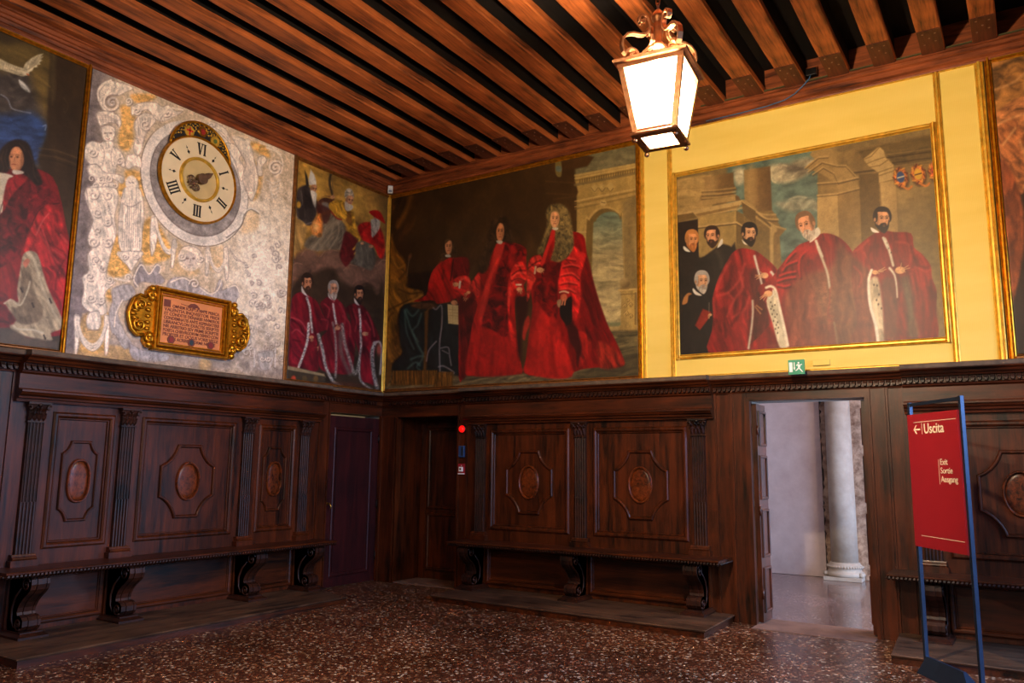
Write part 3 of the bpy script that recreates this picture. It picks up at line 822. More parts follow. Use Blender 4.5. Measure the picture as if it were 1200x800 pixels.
# ------------------------------------------------------------------ red direction sign
LP = Vector((6.965, -1.205, 0)); RP = Vector((7.375, -1.79, 0)); U = (RP-LP); WID = U.length; U.normalize(); NRM = Vector((U.y, -U.x, 0))
if NRM.dot(Vector((7.76, -8.66, 0))-LP) < 0: NRM = -NRM
TS = lambda s, d, z: tuple(LP+U*s+NRM*d+Vector((0, 0, z)))
t = thing('exit_direction_sign', tuple((LP+RP)/2), 'freestanding red USCITA exit sign on blue steel posts beside the doorway', 'sign')
for s0 in (-.02, WID-.018):
    b = MB(TS); b.box(s0, s0+.030, -.012, .02, 0, 2.155); b.build('post', M['steel'], t, bevel=.003)
b = MB(TS); b.box(.01, WID-.018, -.008, .016, 2.122, 2.148); b.build('top_bar', M['steel'], t)
b = MB(TS)
b.loft([[(.010, -.05, 0), (.010, .10, 0), (.010, .012, .125), (.010, -.010, .125)], [(WID*.70, -.05, 0), (WID*.70, .10, 0), (WID*.70, .012, .125), (WID*.70, -.010, .125)],
        [(WID-.018, -.05, 0), (WID-.018, .10, 0), (WID-.018, .09, .01), (WID-.018, -.04, .01)]])
b.build('base', M['steel'], t)
b = MB(TS); b.box(-.006, WID-.012, .02, .034, .985, 2.05)
pan = b.build('red_panel', M['red_sign'], t)
PW = WID
for q in ((.12, .95, 1.982, 1.986), (.14, .95, 1.075, 1.079), (.29, .295, 1.885, 1.975), (.575, .58, 1.49, 1.68)):
    b = MB(TS); b.box(q[0]*PW, q[1]*PW, .034, .0355, q[2], q[3]); b.build('ruled_line', M['cream'], pan)
az = 1.925
b = MB(TS)
b.plate([(.12*PW, az), (.170*PW, az+.036), (.192*PW, az+.036), (.152*PW, az+.006), (.255*PW, az+.006), (.255*PW, az-.006), (.152*PW, az-.006), (.192*PW, az-.036), (.170*PW, az-.036)], .034, .0355)
b.build('arrow', M['cream'], pan)
def text(body, s, z, size, parent, bold=0.0, xs=1.0):
    c = bpy.data.curves.new('lettering', 'FONT'); c.body = body; c.size = size; c.extrude = .0008; c.offset = bold
    c.materials.append(M['cream'])
    o = bpy.data.objects.new('lettering', c); COL.objects.link(o)
    me = bpy.data.meshes.new_from_object(o.evaluated_get(bpy.context.evaluated_depsgraph_get()))
    bpy.data.objects.remove(o); o = bpy.data.objects.new('lettering', me); COL.objects.link(o); o.parent = parent
    p = Vector(TS(s, .0355, z))-origin_of(parent)
    o.location = p; o.rotation_euler = (PI/2, 0, math.atan2(U.y, U.x)); o.scale = (xs, 1, 1)
    o['label'] = 'cream words ' + body
    return o
text('Uscita', .33*PW, 1.890, .112, pan, .0014, 1.0)
text('Exit', .605*PW, 1.640, .066, pan, .0002); text('Sortie', .605*PW, 1.574, .066, pan, .0002); text('Ausgang', .605*PW, 1.508, .066, pan, .0002)
# ------------------------------------------------------------------ clock on the fresco
KS, KZ = -3.27, 4.77
clk = thing('wall_clock', (0, KS, KZ), 'round cream one-handed clock with six Roman numerals on the painted wall', 'clock')
M['dial'] = plain('aged_cream_dial', rgb(226, 202, 158), .55, 0, .06, 7)
M['dial_in'] = plain('brass_toned_centre', rgb(196, 168, 112), .55, 0, .12, 6)
def circ(cs, cz, r, n=64): return oval(cs, cz, r, r, n)
b = MB(TA); b.plate(circ(KS, KZ, .485), .03, .055); b.build('dial', M['dial'], clk)
b = MB(TA); b.ring(circ(KS, KZ, .49), .03, .03, .075); b.build('rim', M['gilt'], clk, label='thin gilt rim')
b = MB(TA); b.plate(circ(KS, KZ, .235), .055, .060); b.build('centre_disc', M['dial_in'], clk)
b = MB(TA); b.ring(circ(KS, KZ, .24), .036, .055, .09); b.build('centre_ring', M['gilt_pale'], clk, label='gilt ring round the centre')
# crescent above the dial with three coats of arms
LZ, LR = 5.045, .395
def cres(r1, r2, k=0.0):
    pts = []
    # intersection of the two circles
    d = LZ-KZ; a = (r2*r2-r1*r1+d*d)/(2*d)      # height above KZ
    hx = math.sqrt(max(0, r2*r2-a*a))
    zi = KZ+a
    A1 = math.atan2(hx, zi-LZ); A2 = math.atan2(hx, zi-KZ)
    n = 30
    pts += [(KS+r1*math.sin(t), LZ+r1*math.cos(t)) for t in [-A1+2*A1*i/n for i in range(n+1)]]
    pts += [(KS+r2*math.sin(t), KZ+r2*math.cos(t)) for t in [A2-2*A2*i/n for i in range(1, n)]]
    return pts
b = MB(TA); b.plate(cres(LR, .50), .028, .05); lun = b.build('crescent_plate', plain('lunette_black', rgb(30, 26, 22), .5, 0, .2), clk, label='black crescent with gilt leaf scrolls')
b = MB(TA); cc = cres(LR, .50); b.tube([(s, .055, z) for s, z in cc[:31]], .016, 8); b.build('crescent_rim', M['gilt'], clk)
b = MB(TA)
rnd = random.Random(4)
for k in range(34):
    t = -1.35+2.7*k/33
    for rr_ in (.335, .375) if k % 2 else (.355,):
        s, z = KS+rr_*math.sin(t), LZ+rr_*math.cos(t)
        if (s-KS)**2+(z-KZ)**2 < .525**2: continue
        a = rnd.uniform(0, 6.28); q = .017
        b.plate([(s+q*math.cos(a+j*1.256)*(1 if j % 2 else .5), z+q*math.sin(a+j*1.256)*(1 if j % 2 else .5)) for j in range(5)], .05, .056)
for k in range(26):
    t = -1.0+2.0*k/25; rr_ = .315 if k % 2 else .295
    s, z = KS+rr_*math.sin(t), LZ+rr_*math.cos(t)
    if (s-KS)**2+(z-KZ)**2 < .53**2: continue
    b.plate([(s-.014, z), (s, z+.012), (s+.014, z), (s, z-.012)], .05, .056)
b.build('gilt_scrollwork', M['gilt_pale'], lun)
for dx, kind in ((-.17, 0), (0, 1), (.17, 2)):
    s, z = KS+dx, LZ+.305-abs(dx)*.35
    b = MB(TA); b.ring(oval(s, z, .052, .058, 20), .016, .05, .066); b.plate(oval(s, z, .05, .056, 20), .05, .06)
    sh = b.build('shield', M['gilt_pale'] if kind != 1 else M['brass'], clk)
    b = MB(TA)
    if kind == 0: b.box(s-.008, s+.008, .06, .066, z-.045, z+.045); b.box(s-.04, s+.04, .06, .066, z-.002, z+.016)
    elif kind == 1: b.plate([(s-.03, z+.01), (s, z+.03), (s+.03, z+.01), (s+.022, z-.03), (s, z-.045), (s-.022, z-.03)], .06, .066)
    else: b.plate(oval(s, z, .024, .026, 12), .06, .066)
    b.build('charge', plain('shield_charge_%d' % kind, [rgb(190, 40, 30), rgb(150, 36, 26), rgb(96, 110, 50)][kind], .5), sh)
# numerals, each turned to face the centre
def glyph(b, seq, ang, r=.365, h=.135):
    widths = {'I': .036, 'V': .085}
    tot = sum(widths[c] for c in seq); x = -tot/2
    ca_, sa_ = math.cos(ang), math.sin(ang)
    def W(u, v): return (KS+(r+v)*sa_+u*ca_, KZ+(r+v)*ca_-u*sa_)
    for c in seq:
        w = widths[c]
        if c == 'I':
            m = x+w/2
            b.plate([W(m-.0095, -h/2), W(m+.0095, -h/2), W(m+.0095, h/2), W(m-.0095, h/2)], .055, .061)
            for v in (-h/2, h/2-.008): b.plate([W(m-.017, v), W(m+.017, v), W(m+.017, v+.008), W(m-.017, v+.008)], .055, .061)
        else:
            m = x+w/2
            b.plate([W(m-.036, h/2), W(m-.012, h/2), W(m+.008, -h/2), W(m-.006, -h/2)], .055, .061)
            b.plate([W(m+.022, h/2), W(m+.030, h/2), W(m+.006, -h/2), W(m-.002, -h/2)], .055, .061)
            for u0, u1 in ((-.044, -.004), (.012, .04)): b.plate([W(m+u0, h/2-.008), W(m+u1, h/2-.008), W(m+u1, h/2), W(m+u0, h/2)], .055, .061)
        x += w
for seq, deg in (('VI', 0), ('I', 60), ('II', 120), ('III', 180), ('IIII', 240), ('V', 300)):
    b = MB(TA); glyph(b, seq, math.radians(deg)); b.build('numeral', M['black'], clk, label='black Roman numeral '+seq)
for deg in range(30, 360, 60):
    b = MB(TA); a = math.radians(deg)
    for r, q in ((.325, .017), (.375, .008)):
        s, z = KS+r*math.sin(a), KZ+r*math.cos(a)
        b.plate([(s+q*1.3*math.sin(a), z+q*1.3*math.cos(a)), (s+q*math.cos(a), z-q*math.sin(a)), (s-q*1.3*math.sin(a), z-q*1.3*math.cos(a)), (s-q*math.cos(a), z+q*math.sin(a))], .055, .06)
    s, z = KS, KZ
    b.plate([(KS+.30*math.sin(a)-.003*math.cos(a), KZ+.30*math.cos(a)+.003*math.sin(a)), (KS+.40*math.sin(a), KZ+.40*math.cos(a)), (KS+.30*math.sin(a)+.003*math.cos(a), KZ+.30*math.cos(a)-.003*math.sin(a))], .055, .058)
    b.build('half_hour_mark', M['black'], clk)
M['hand'] = plain('tarnished_hand', rgb(112, 84, 62), .45, .5, .3)
b = MB(TA)
HA = math.radians(52); hu, hv = math.sin(HA), math.cos(HA)
def H(u, v): return (KS+u*hu-v*hv, KZ+u*hv+v*hu)
b.T = TA
b.plate(circ(KS, KZ, .062, 20), .085, .13)
b.plate([H(.05, -.02), H(.05, .02), H(.095, .035), H(.125, .03), H(.19, 0), H(.125, -.03), H(.095, -.035)], .09, .10)
b.plate([H(-.04, -.014), H(-.04, .014), H(-.15, .012), H(-.205, 0), H(-.15, -.012)], .09, .10)
for sg in (-1, 1):
    c0 = H(-.115, sg*.055); b.tube([(c0[0]+.036*math.cos(t), .095, c0[1]+.036*math.sin(t)) for t in [2*PI*j/18 for j in range(18)]], .008, 6, closed=True)
    c0 = H(-.115, sg*.055); b.tube([(c0[0]+.014*math.cos(t), .095, c0[1]+.014*math.sin(t)) for t in [2*PI*j/10 for j in range(10)]], .007, 6, closed=True)
    c0 = H(-.165, sg*.03); b.plate(circ(c0[0], c0[1], .016, 10), .09, .10)
b.plate(circ(KS, KZ, .022, 14), .055, .09)
b.build('hand', M['hand'], clk, label='dark ornate pointer with trefoil tail')

# ------------------------------------------------------------------ gilded inscription plaque
PC, PZ = -3.22, 3.113
plq = thing('inscription_plaque', (0, PC, PZ), 'gilded carved frame holding an orange Latin inscription under the clock', 'plaque')
a0, a1, z0, z1 = -3.70, -2.745, 2.765, 3.46
b = MB(TA); b.box(a0+.06, a1-.06, .03, .05, z0+.06, z1-.06)
tab = b.build('tablet', plain('orange_vellum', rgb(212, 128, 70), .6, 0, .1, 5), plq, label='orange tablet with lettering')
b = MB(TA)
for (o, w, d0, d1) in ((.02, .045, .03, .10), (.062, .03, .03, .085), (.09, .022, .03, .065)):
    b.ring(rect(a0+o, a1-o, z0+o, z1-o), w, d0, d1)
b.box(a0, a1, .0, .03, z0, z1)
b.build('frame', M['gilt'], plq)
for e0, sx in ((a0, -1), (a1, 1)):
    b = MB(TA)
    def E(u, v): return (e0+sx*u, PZ+v)
    shape = [E(0, -.31), E(.05, -.33), (E(.10, -.27)), E(.10, -.2), E(.17, -.215), E(.24, -.16), E(.275, -.06), E(.285, .0), E(.275, .06), E(.24, .16), E(.17, .215), E(.10, .2), E(.10, .27), E(.05, .33), E(0, .31)]
    b.plate(shape, .02, .06)
    b.tube([(s, .065, z) for s, z in shape[3:12]], .018, 8)
    for v, r0, uc, ph, di in ((.105, .07, .165, -1.2, 1), (-.105, .07, .165, 1.2, -1), (.235, .045, .055, 2.5, 1), (-.235, .045, .055, -2.5, -1)):
        c = E(uc, v); pts = []
        for k in range(26):
            t = k/25; a = ph+di*t*9; r = r0*(1-.8*t)
            pts.append((c[0]+sx*r*math.cos(a), .08+.02*t, c[1]+r*math.sin(a)))
        b.tube(pts, [.017-.006*k/25 for k in range(26)], 8)
        b.T = None; b.ball((.10, c[0], c[1]), .02, 8); b.T = TA
    b.T = None
    for v in (-.30, -.2, .2, .3):
        c = E(.045, v); b.ball((.075, c[0], c[1]), .04, 10)
    for v in (-.06, -.03, 0, .03, .06):
        c = E(.24-abs(v)*.8, v*1.3); b.ball((.075, c[0], c[1]), .028, 8, .8, 1.6, .6)
        c = E(.07, v*2.2); b.ball((.07, c[0], c[1]), .026, 8, .8, 1.3, .8)
    b.T = TA
    b.build('carved_scrolls', M['gilt'], plq, label='carved and gilded scroll wing')
M['ink'] = plain('brown_lettering', rgb(112, 52, 36), .7, 0, 0)
lines = ['OMNEM SCRIPTA ANTE PRINCA', 'VALENTIA INQVISITOR FRIDI', 'ET CONDITIS DENARIIS NVMEROS', 'CONDEMNATIS ANTE REPENSATERII', 'LIBRANCVLON EXACTIS SERIPTEI', 'NIS ARBITRIO SEV PRIME SCRIPTIS', 'POSITA CHIRVRGORVM DENVO CON', 'PROPTER ET OCVLIS VORIS VELLE', 'FISVS ACRIBE ENORME NOLITE']
def wall_text(body, s, z, size, parent, mat):
    c = bpy.data.curves.new('inscription', 'FONT'); c.body = body; c.size = size; c.extrude = .0012; c.offset = .0012
    o = bpy.data.objects.new('inscription', c); COL.objects.link(o)
    dg = bpy.context.evaluated_depsgraph_get(); dg.update()
    me = bpy.data.meshes.new_from_object(o.evaluated_get(dg)); COL.objects.unlink(o); bpy.data.objects.remove(o)
    me.materials.clear(); me.materials.append(mat)
    w = max(v.co.x for v in me.vertices)-min(v.co.x for v in me.vertices)
    return me, w
vs_, fs_ = [], []
for i, ln in enumerate(lines):
    me, w = wall_text(ln, 0, 0, .048, tab, M['ink'])
    tgt = .70 if i < 8 else .60
    kx = tgt/w; n0 = len(vs_)
    xs0 = -3.575 if i else -3.48
    if i == 0: kx = .60/w
    if i == 8: xs0 = -3.51
    for v in me.vertices: vs_.append((.0515+v.co.z, xs0+v.co.x*kx, 3.257-i*.045+v.co.y))
    for p in me.polygons: fs_.append(tuple(n0+j for j in p.vertices))
b = MB(); b.add(vs_, fs_); b.build('inscription', M['ink'], tab, label='brown Latin capitals in nine lines')
b = MB(TA); b.box(-3.585, -3.505, .05, .053, 3.255, 3.335); b.build('initial_block', M['ink'], tab)
for s in (-3.47, -3.22, -2.97):
    b = MB(TA); b.plate(oval(s, 2.905, .045, .045, 18), .05, .056); k = b.build('painted_arms', M['ink'], tab)
    b = MB(TA); b.plate(oval(s, 2.905, .026, .03, 14), .056, .059); b.build('shield', plain('arms_centre', rgb(128, 30, 26) if s != -3.22 else rgb(40, 52, 60), .6), k)
b = MB(TA); b.plate([(-3.30, 3.30), (-3.26, 3.335), (-3.21, 3.345), (-3.17, 3.33), (-3.14, 3.30), (-3.15, 3.275), (-3.17, 3.30), (-3.20, 3.295), (-3.21, 3.28), (-3.23, 3.295), (-3.27, 3.29)], .05, .053)
b.plate([(-3.38, 3.318), (-3.28, 3.305), (-3.28, 3.3), (-3.38, 3.31)], .05, .053); b.plate([(-3.14, 3.285), (-3.04, 3.283), (-3.04, 3.277), (-3.14, 3.28)], .05, .053)
b.build('winged_emblem', M['ink'], tab)
# ------------------------------------------------------------------ painted surfaces
# The pictures are painted here in code: every canvas is a fine mesh lying on its own wall, its pigments kept per vertex.
# The tracing frame below turns image coordinates (pixels of the 1200 x 800 camera view) into places on the wall plane.
def _image_camera():
    cy, sy, cp, sp = math.cos(-0.57034530), math.sin(-0.57034530), math.cos(0.15389153), math.sin(0.15389153)
    f = np.array([sy*cp, cy*cp, sp]); r = np.array([cy, -sy, 0.0]); u = np.cross(r, f)
    c, s = math.cos(0.01060390), math.sin(0.01060390)
    return np.array([7.762653, -8.661738, 1.6]), c*r+s*u, -s*r+c*u, f, 935.70147
EYE, SR, SU, SF, SK = _image_camera()
_tab = np.random.RandomState(11).rand(256, 256).astype(np.float32)
def vnoise(x, y, seed=0):
    x = x+seed*17.3; y = y+seed*9.1
    xi = np.floor(x).astype(np.int64); yi = np.floor(y).astype(np.int64)
    fx = (x-xi); fy = (y-yi); fx = fx*fx*(3-2*fx); fy = fy*fy*(3-2*fy)
    a = _tab[yi & 255, xi & 255]; b = _tab[yi & 255, (xi+1) & 255]; c = _tab[(yi+1) & 255, xi & 255]; d = _tab[(yi+1) & 255, (xi+1) & 255]
    return (a*(1-fx)+b*fx)*(1-fy)+(c*(1-fx)+d*fx)*fy
def fbm(x, y, seed=0, o=4):
    t = 0; a = .5; n = 0
    for k in range(o):
        t = t+a*vnoise(x*2**k, y*2**k, seed+k*3); n += a; a *= .5
    return t/n
def smooth_loop(p, sub=4):
    n = len(p); out = []
    for i in range(n):
        p0, p1, p2, p3 = p[i-1], p[i], p[(i+1) % n], p[(i+2) % n]
        for k in range(sub):
            t = k/sub
            out.append(tuple(.5*((2*p1[j])+(-p0[j]+p2[j])*t+(2*p0[j]-5*p1[j]+4*p2[j]-p3[j])*t*t+(-p0[j]+3*p1[j]-3*p2[j]+p3[j])*t**3) for j in (0, 1)))
    return out
def smooth_line(p, sub=4):
    if len(p) < 3: return list(p)
    q = [p[0]]+list(p)+[p[-1]]; out = []
    for i in range(1, len(q)-2):
        p0, p1, p2, p3 = q[i-1], q[i], q[i+1], q[i+2]
        for k in range(sub):
            t = k/sub
            out.append(tuple(.5*((2*p1[j])+(-p0[j]+p2[j])*t+(2*p0[j]-5*p1[j]+4*p2[j]-p3[j])*t*t+(-p0[j]+3*p1[j]-3*p2[j]+p3[j])*t**3) for j in (0, 1)))
    out.append(tuple(p[-1])); return out

class Canvas:
    def __init__(s, wall, a0, a1, z0, z1, d, res=150):
        s.wall, s.a0, s.a1, s.z0, s.z1, s.d = wall, a0, a1, z0, z1, d
        s.w = int((a1-a0)*res); s.h = int((z1-z0)*res)
        A, Z = np.meshgrid(np.linspace(a0, a1, s.w), np.linspace(z0, z1, s.h))
        P = np.zeros((s.h, s.w, 3))
        if wall == 'B': P[..., 0] = A; P[..., 1] = -d; P[..., 2] = Z
        else: P[..., 0] = d; P[..., 1] = A; P[..., 2] = Z
        s.A, s.Z, s.P = A, Z, P
        D = P-EYE; q = D @ SF
        s.X = (600+SK*(D @ SR)/q).astype(np.float32); s.Y = (400-SK*(D @ SU)/q).astype(np.float32)
        s.c = np.zeros((s.h, s.w, 3), np.float32)
        s.tf = lambda x, y: (x, y)
    def frame(s, x0=0, y0=0, k=1.0):
        s.tf = lambda x, y: (x0+x/k, y0+y/k); s.k = k
    def pts(s, l): return [s.tf(l[i], l[i+1]) for i in range(0, len(l), 2)]
    def fill(s, col): s.c[:] = np.array(col[:3])/255.0
    def _win(s, x0, x1, y0, y1):
        m = (s.X > x0) & (s.X < x1) & (s.Y > y0) & (s.Y < y1)
        r = np.where(m.any(1))[0]; c = np.where(m.any(0))[0]
        if not len(r) or not len(c): return None
        return slice(r[0], r[-1]+1), slice(c[0], c[-1]+1)
    def _mask(s, p, soft):
        xs = [q[0] for q in p]; ys = [q[1] for q in p]
        w = s._win(min(xs)-soft-1, max(xs)+soft+1, min(ys)-soft-1, max(ys)+soft+1)
        if w is None: return None, None
        X = s.X[w]; Y = s.Y[w]; ins = np.zeros(X.shape, bool); d2 = np.full(X.shape, 1e9, np.float32)
        n = len(p)
        for i in range(n):
            x1, y1 = p[i]; x2, y2 = p[(i+1) % n]
            if y1 != y2:
                cnd = ((y1 > Y) != (y2 > Y)) & (X < (x2-x1)*(Y-y1)/(y2-y1)+x1); ins ^= cnd
            dx, dy = x2-x1, y2-y1; L = dx*dx+dy*dy
            if L < 1e-9: continue
            t = np.clip(((X-x1)*dx+(Y-y1)*dy)/L, 0, 1)
            e = (X-x1-t*dx)**2+(Y-y1-t*dy)**2; d2 = np.minimum(d2, e)
        d = np.sqrt(d2); sd = np.where(ins, d, -d)
        return w, np.clip(sd/soft*.5+.5, 0, 1)
    def _blend(s, w, m, col, alpha=1.0):
        s.c[w] = s.c[w]*(1-(m*alpha)[..., None])+col*(m*alpha)[..., None]
    def _col(s, w, col, g, tex):
        X = s.X[w]; Y = s.Y[w]
        c = np.ones(X.shape+(3,), np.float32)*(np.array(col, np.float32)/255)
        if g:
            (x0, y0), (x1, y1), c2 = g
            x0, y0 = s.tf(x0, y0); x1, y1 = s.tf(x1, y1)
            t = np.clip(((X-x0)*(x1-x0)+(Y-y0)*(y1-y0))/((x1-x0)**2+(y1-y0)**2), 0, 1)[..., None]
            c = c*(1-t)+(np.array(c2, np.float32)/255)*t
        if tex:
            ang, ln, wd, amp = tex[:4]; seed = tex[4] if len(tex) > 4 else 1
            ca_, sa_ = math.cos(math.radians(ang)), math.sin(math.radians(ang))
            U_ = (X*ca_+Y*sa_)/ln; V_ = (-X*sa_+Y*ca_)/wd
            n = fbm(U_+vnoise(X/ln*1.3, Y/ln*1.3, seed)*1.2, V_+vnoise(X/ln, Y/ln, seed+5)*1.5, seed, 3)
            c = c*(1+amp*2.4*(n-.5))[..., None]
        return np.clip(c, 0, 1.2)
    def poly(s, l, col, soft=.6, sm=True, alpha=1.0, g=None, tex=None):
        p = s.pts(l)
        if sm: p = smooth_loop(p, 3)
        w, m = s._mask(p, soft)
        if w is None: return
        s._blend(w, m, s._col(w, col, g, tex), alpha)
    def ell(s, cx, cy, rx, ry, col, ang=0, soft=.6, alpha=1.0, g=None, tex=None):
        cx, cy = s.tf(cx, cy); k = s.tf(1, 0)[0]-s.tf(0, 0)[0]; rx *= k; ry *= k
        R = max(rx, ry)+soft+1
        w = s._win(cx-R, cx+R, cy-R, cy+R)
        if w is None: return
        ca_, sa_ = math.cos(math.radians(ang)), math.sin(math.radians(ang))
        x = s.X[w]-cx; y = s.Y[w]-cy; u = (x*ca_+y*sa_)/rx; v = (-x*sa_+y*ca_)/ry
        m = np.clip((1-np.sqrt(u*u+v*v))*min(rx, ry)/soft*.5+.5, 0, 1)
        s._blend(w, m, s._col(w, col, g, tex), alpha)
    def line(s, l, wd, col, soft=.5, alpha=1.0, sm=True, w2=None, tex=None):
        p = s.pts(l)
        if sm: p = smooth_line(p, 4)
        w2 = wd if w2 is None else w2
        xs = [q[0] for q in p]; ys = [q[1] for q in p]; R = max(wd, w2)+soft+1
        w = s._win(min(xs)-R, max(xs)+R, min(ys)-R, max(ys)+R)
        if w is None: return
        X = s.X[w]; Y = s.Y[w]; best = np.full(X.shape, -1e9, np.float32); n = len(p)-1
        for i in range(n):
            x1, y1 = p[i]; x2, y2 = p[i+1]; dx, dy = x2-x1, y2-y1; L = dx*dx+dy*dy
            if L < 1e-9: continue
            t = np.clip(((X-x1)*dx+(Y-y1)*dy)/L, 0, 1)
            e = np.sqrt((X-x1-t*dx)**2+(Y-y1-t*dy)**2)
            ww = (wd+(w2-wd)*((i+t)/n))*.5
            best = np.maximum(best, ww-e)
        m = np.clip(best/soft*.5+.5, 0, 1)
        s._blend(w, m, s._col(w, col, None, tex), alpha)
    def lines(s, ls, wd, col, **k):
        for l in ls: s.line(l, wd, col, **k)
    def grain(s, amp=.08, sx=2.2, sy=2.2, seed=3):
        n = fbm(s.A*60/sx, s.Z*60/sy, seed, 3); s.c *= (1+amp*2*(n-.5))[..., None]
    def blotch(s, amp, scale, seed=3):
        n = fbm(s.A*scale, s.Z*scale, seed, 4); s.c *= (1+amp*2.4*(n-.5))[..., None]
    # --- people
    def head(s, cx, cy, w, h, turn=0, tilt=0, skin=(205, 140, 96), hair=None, beard=None, hat=None, bald=0.0, long=False):
        """cx, cy centre of the face; w, h half sizes in image units"""
        ca_, sa_ = math.cos(math.radians(tilt)), math.sin(math.radians(tilt))
        f = s.tf; 
        def q(u, v): return (cx+(u*w*ca_-v*h*sa_), cy+(u*w*sa_+v*h*ca_))
        def L(*a):
            o = []
            for i in range(0, len(a), 2): o += q(a[i], a[i+1])
            return o
        sh = tuple(c*.62 for c in skin); hl = tuple(min(255, c*1.16) for c in skin); T = turn
        if hair: s.poly(L(-1.12, .1, -1.18, -.5, -.8, -1.12, 0, -1.32, .8, -1.12, 1.18, -.5, 1.12, .1, .6, .4, -.6, .4), hair, .7)
        s.poly(L(-.92, -.2, -.75, -.85, 0, -1.05, .75, -.85, .92, -.2, .82, .4, .45, .9, 0, 1.05, -.45, .9, -.82, .4), skin, .6)
        s.poly(L(-T*.95, -.5, -T*.55, -.6, -T*.45, 0, -T*.5, .6, -T*.2, 1.0, -T*.7, .7, -T*.95, .1), sh, .9, alpha=.65) if T else s.poly(L(.5, -.5, .9, -.3, .8, .4, .3, .95, .45, .3), sh, .9, alpha=.45)
        s.poly(L(-.1+T*.2, -.85, .35+T*.2, -.75, .3+T*.2, -.45, -.2+T*.2, -.45), hl, .8, alpha=.7)
        if hair and bald < 1:
            k = .35*(1-bald)
            s.poly(L(-1.05, .0, -1.1, -.6, -.7, -1.15, 0, -1.3, .7, -1.15, 1.1, -.6, 1.05, 0, .86, -.35, .62, -.8+k*.3, 0, -.98+k, -.62, -.8+k*.3, -.86, -.35), hair, .5)
            if T: s.poly(L(-T*1.05, -.7, -T*.62, -.7, -T*.6, -.1, -T*.72, .25, -T*1.02, .1), hair, .5)
        ex = .36
        for sg in (-1, 1):
            x = sg*ex+T*.26
            s.ell(*q(x, -.16), w*.2, h*.11, tuple(c*.55 for c in skin), tilt, .6, .7)
            s.ell(*q(x, -.14), w*.09, h*.06, (40, 22, 14), tilt, .5, .7)
            s.line(L(x-.2, -.30, x, -.37, x+.2, -.30), .6, tuple(c*.38 for c in (hair or skin)), .4, .8)
        s.line(L(.05+T*.2, -.2, .12+T*.42, .18, .02+T*.32, .26), .7, sh, .5, .85)
        s.line(L(.0+T*.28, -.2, .04+T*.36, .14), .6, hl, .5, .8)
        if beard:
            s.poly(L(-.98 if T >= 0 else -.8, .02, -.84 if T >= 0 else -.72, .40, -.52+T*.1, .58, -.34+T*.16, .40, 0+T*.22, .34, .34+T*.16, .40, .52+T*.1, .58, .84 if T <= 0 else .72, .40, .98 if T <= 0 else .8, .02, .88, .6, .52+T*.1, 1.15, .08+T*.16, 1.4, -.36+T*.1, 1.18, -.84, .68), beard, .7, tex=(90, 4, 1.2, .25))
            s.ell(*q(T*.22, .68), w*.16, h*.06, tuple(c*.8 for c in skin), tilt, .5, .5)
            s.line(L(-.28+T*.22, .44, 0+T*.25, .38, .28+T*.22, .44), .9, tuple(c*.7 for c in beard), .5, .8)
            s.line(L(-.12+T*.22, .52, .14+T*.22, .52), .6, (150, 70, 56), .4, .8)
        else:
            s.line(L(-.24+T*.24, .5, 0+T*.25, .47, .24+T*.24, .5), .7, (146, 56, 44), .4, .9)
            s.ell(*q(T*.2, .75), w*.2, h*.1, hl, tilt, .5, .5)
        if T: s.ell(*q(-T*.95, .02), w*.16, h*.2, tuple(c*.8 for c in skin), tilt, .5)
    def robe(s, l, col, dark, light, ang=80, folds=(), amp=.3, soft=.7, seed=2, wd=5):
        s.poly(l, col, soft, tex=(ang, 26, wd, amp, seed))
        for f in folds:
            s.line(f[1:], f[0], dark if f[0] > 0 else light, .9, .6) if f[0] > 0 else s.line(f[1:], -f[0], light, .9, .6)
    def hand(s, x, y, r, dirs, skin=(206, 142, 98), ang=0):
        s.ell(x, y, r, r*.72, skin, ang, .5)
        for (dx, dy) in dirs:
            s.line([x+dx*.35, y+dy*.35, x+dx*.75, y+dy*.7, x+dx, y+dy], 1.1, skin, .4, w2=.7)
            s.line([x+dx*.3+.8, y+dy*.3+.8, x+dx+.5, y+dy+.9], .5, tuple(c*.5 for c in skin), .4, .6)
    def mesh(s, name, mat, parent, gain=1.0, thick=.012):
        c = np.clip(s.c, 0, 1.2); c = np.where(c <= .04045, c/12.92, ((c+.055)/1.055)**2.4)*gain
        W, H = s.w, s.h; off = np.array(origin_of(parent)) if parent else np.zeros(3)
        V = (s.P-off).reshape(-1, 3).astype(np.float32)
        idx = np.arange(W*H).reshape(H, W)
        q = np.stack([idx[:-1, :-1], idx[:-1, 1:], idx[1:, 1:], idx[1:, :-1]], -1).reshape(-1, 4)
        # a thin back gives the panel real thickness
        n0 = W*H; cor = [idx[0, 0], idx[0, -1], idx[-1, -1], idx[-1, 0]]
        bk = V[cor].copy(); ax = 1 if s.wall == 'B' else 0
        bk[:, ax] += (thick if s.wall == 'B' else -thick)
        V = np.concatenate([V, bk]); 
        me = bpy.data.meshes.new(name)
        nq = len(q)
        edges = [idx[0, :], idx[:, -1], idx[-1, ::-1], idx[::-1, 0]]
        loops = [q.reshape(-1)]; starts = list(range(0, nq*4, 4)); totals = [4]*nq; pos = nq*4
        extra = [[n0, n0+3, n0+2, n0+1]]
        for e, (i0, i1) in zip(edges, ((0, 1), (1, 2), (2, 3), (3, 0))): extra.append(list(e[::-1])+[n0+i0, n0+i1])
        for f in extra: loops.append(np.array(f)); starts.append(pos); totals.append(len(f)); pos += len(f)
        L = np.concatenate(loops).astype(np.int32)
        me.vertices.add(len(V)); me.vertices.foreach_set('co', V.reshape(-1))
        me.loops.add(len(L)); me.loops.foreach_set('vertex_index', L)
        me.polygons.add(len(starts)); me.polygons.foreach_set('loop_start', np.array(starts, np.int32))
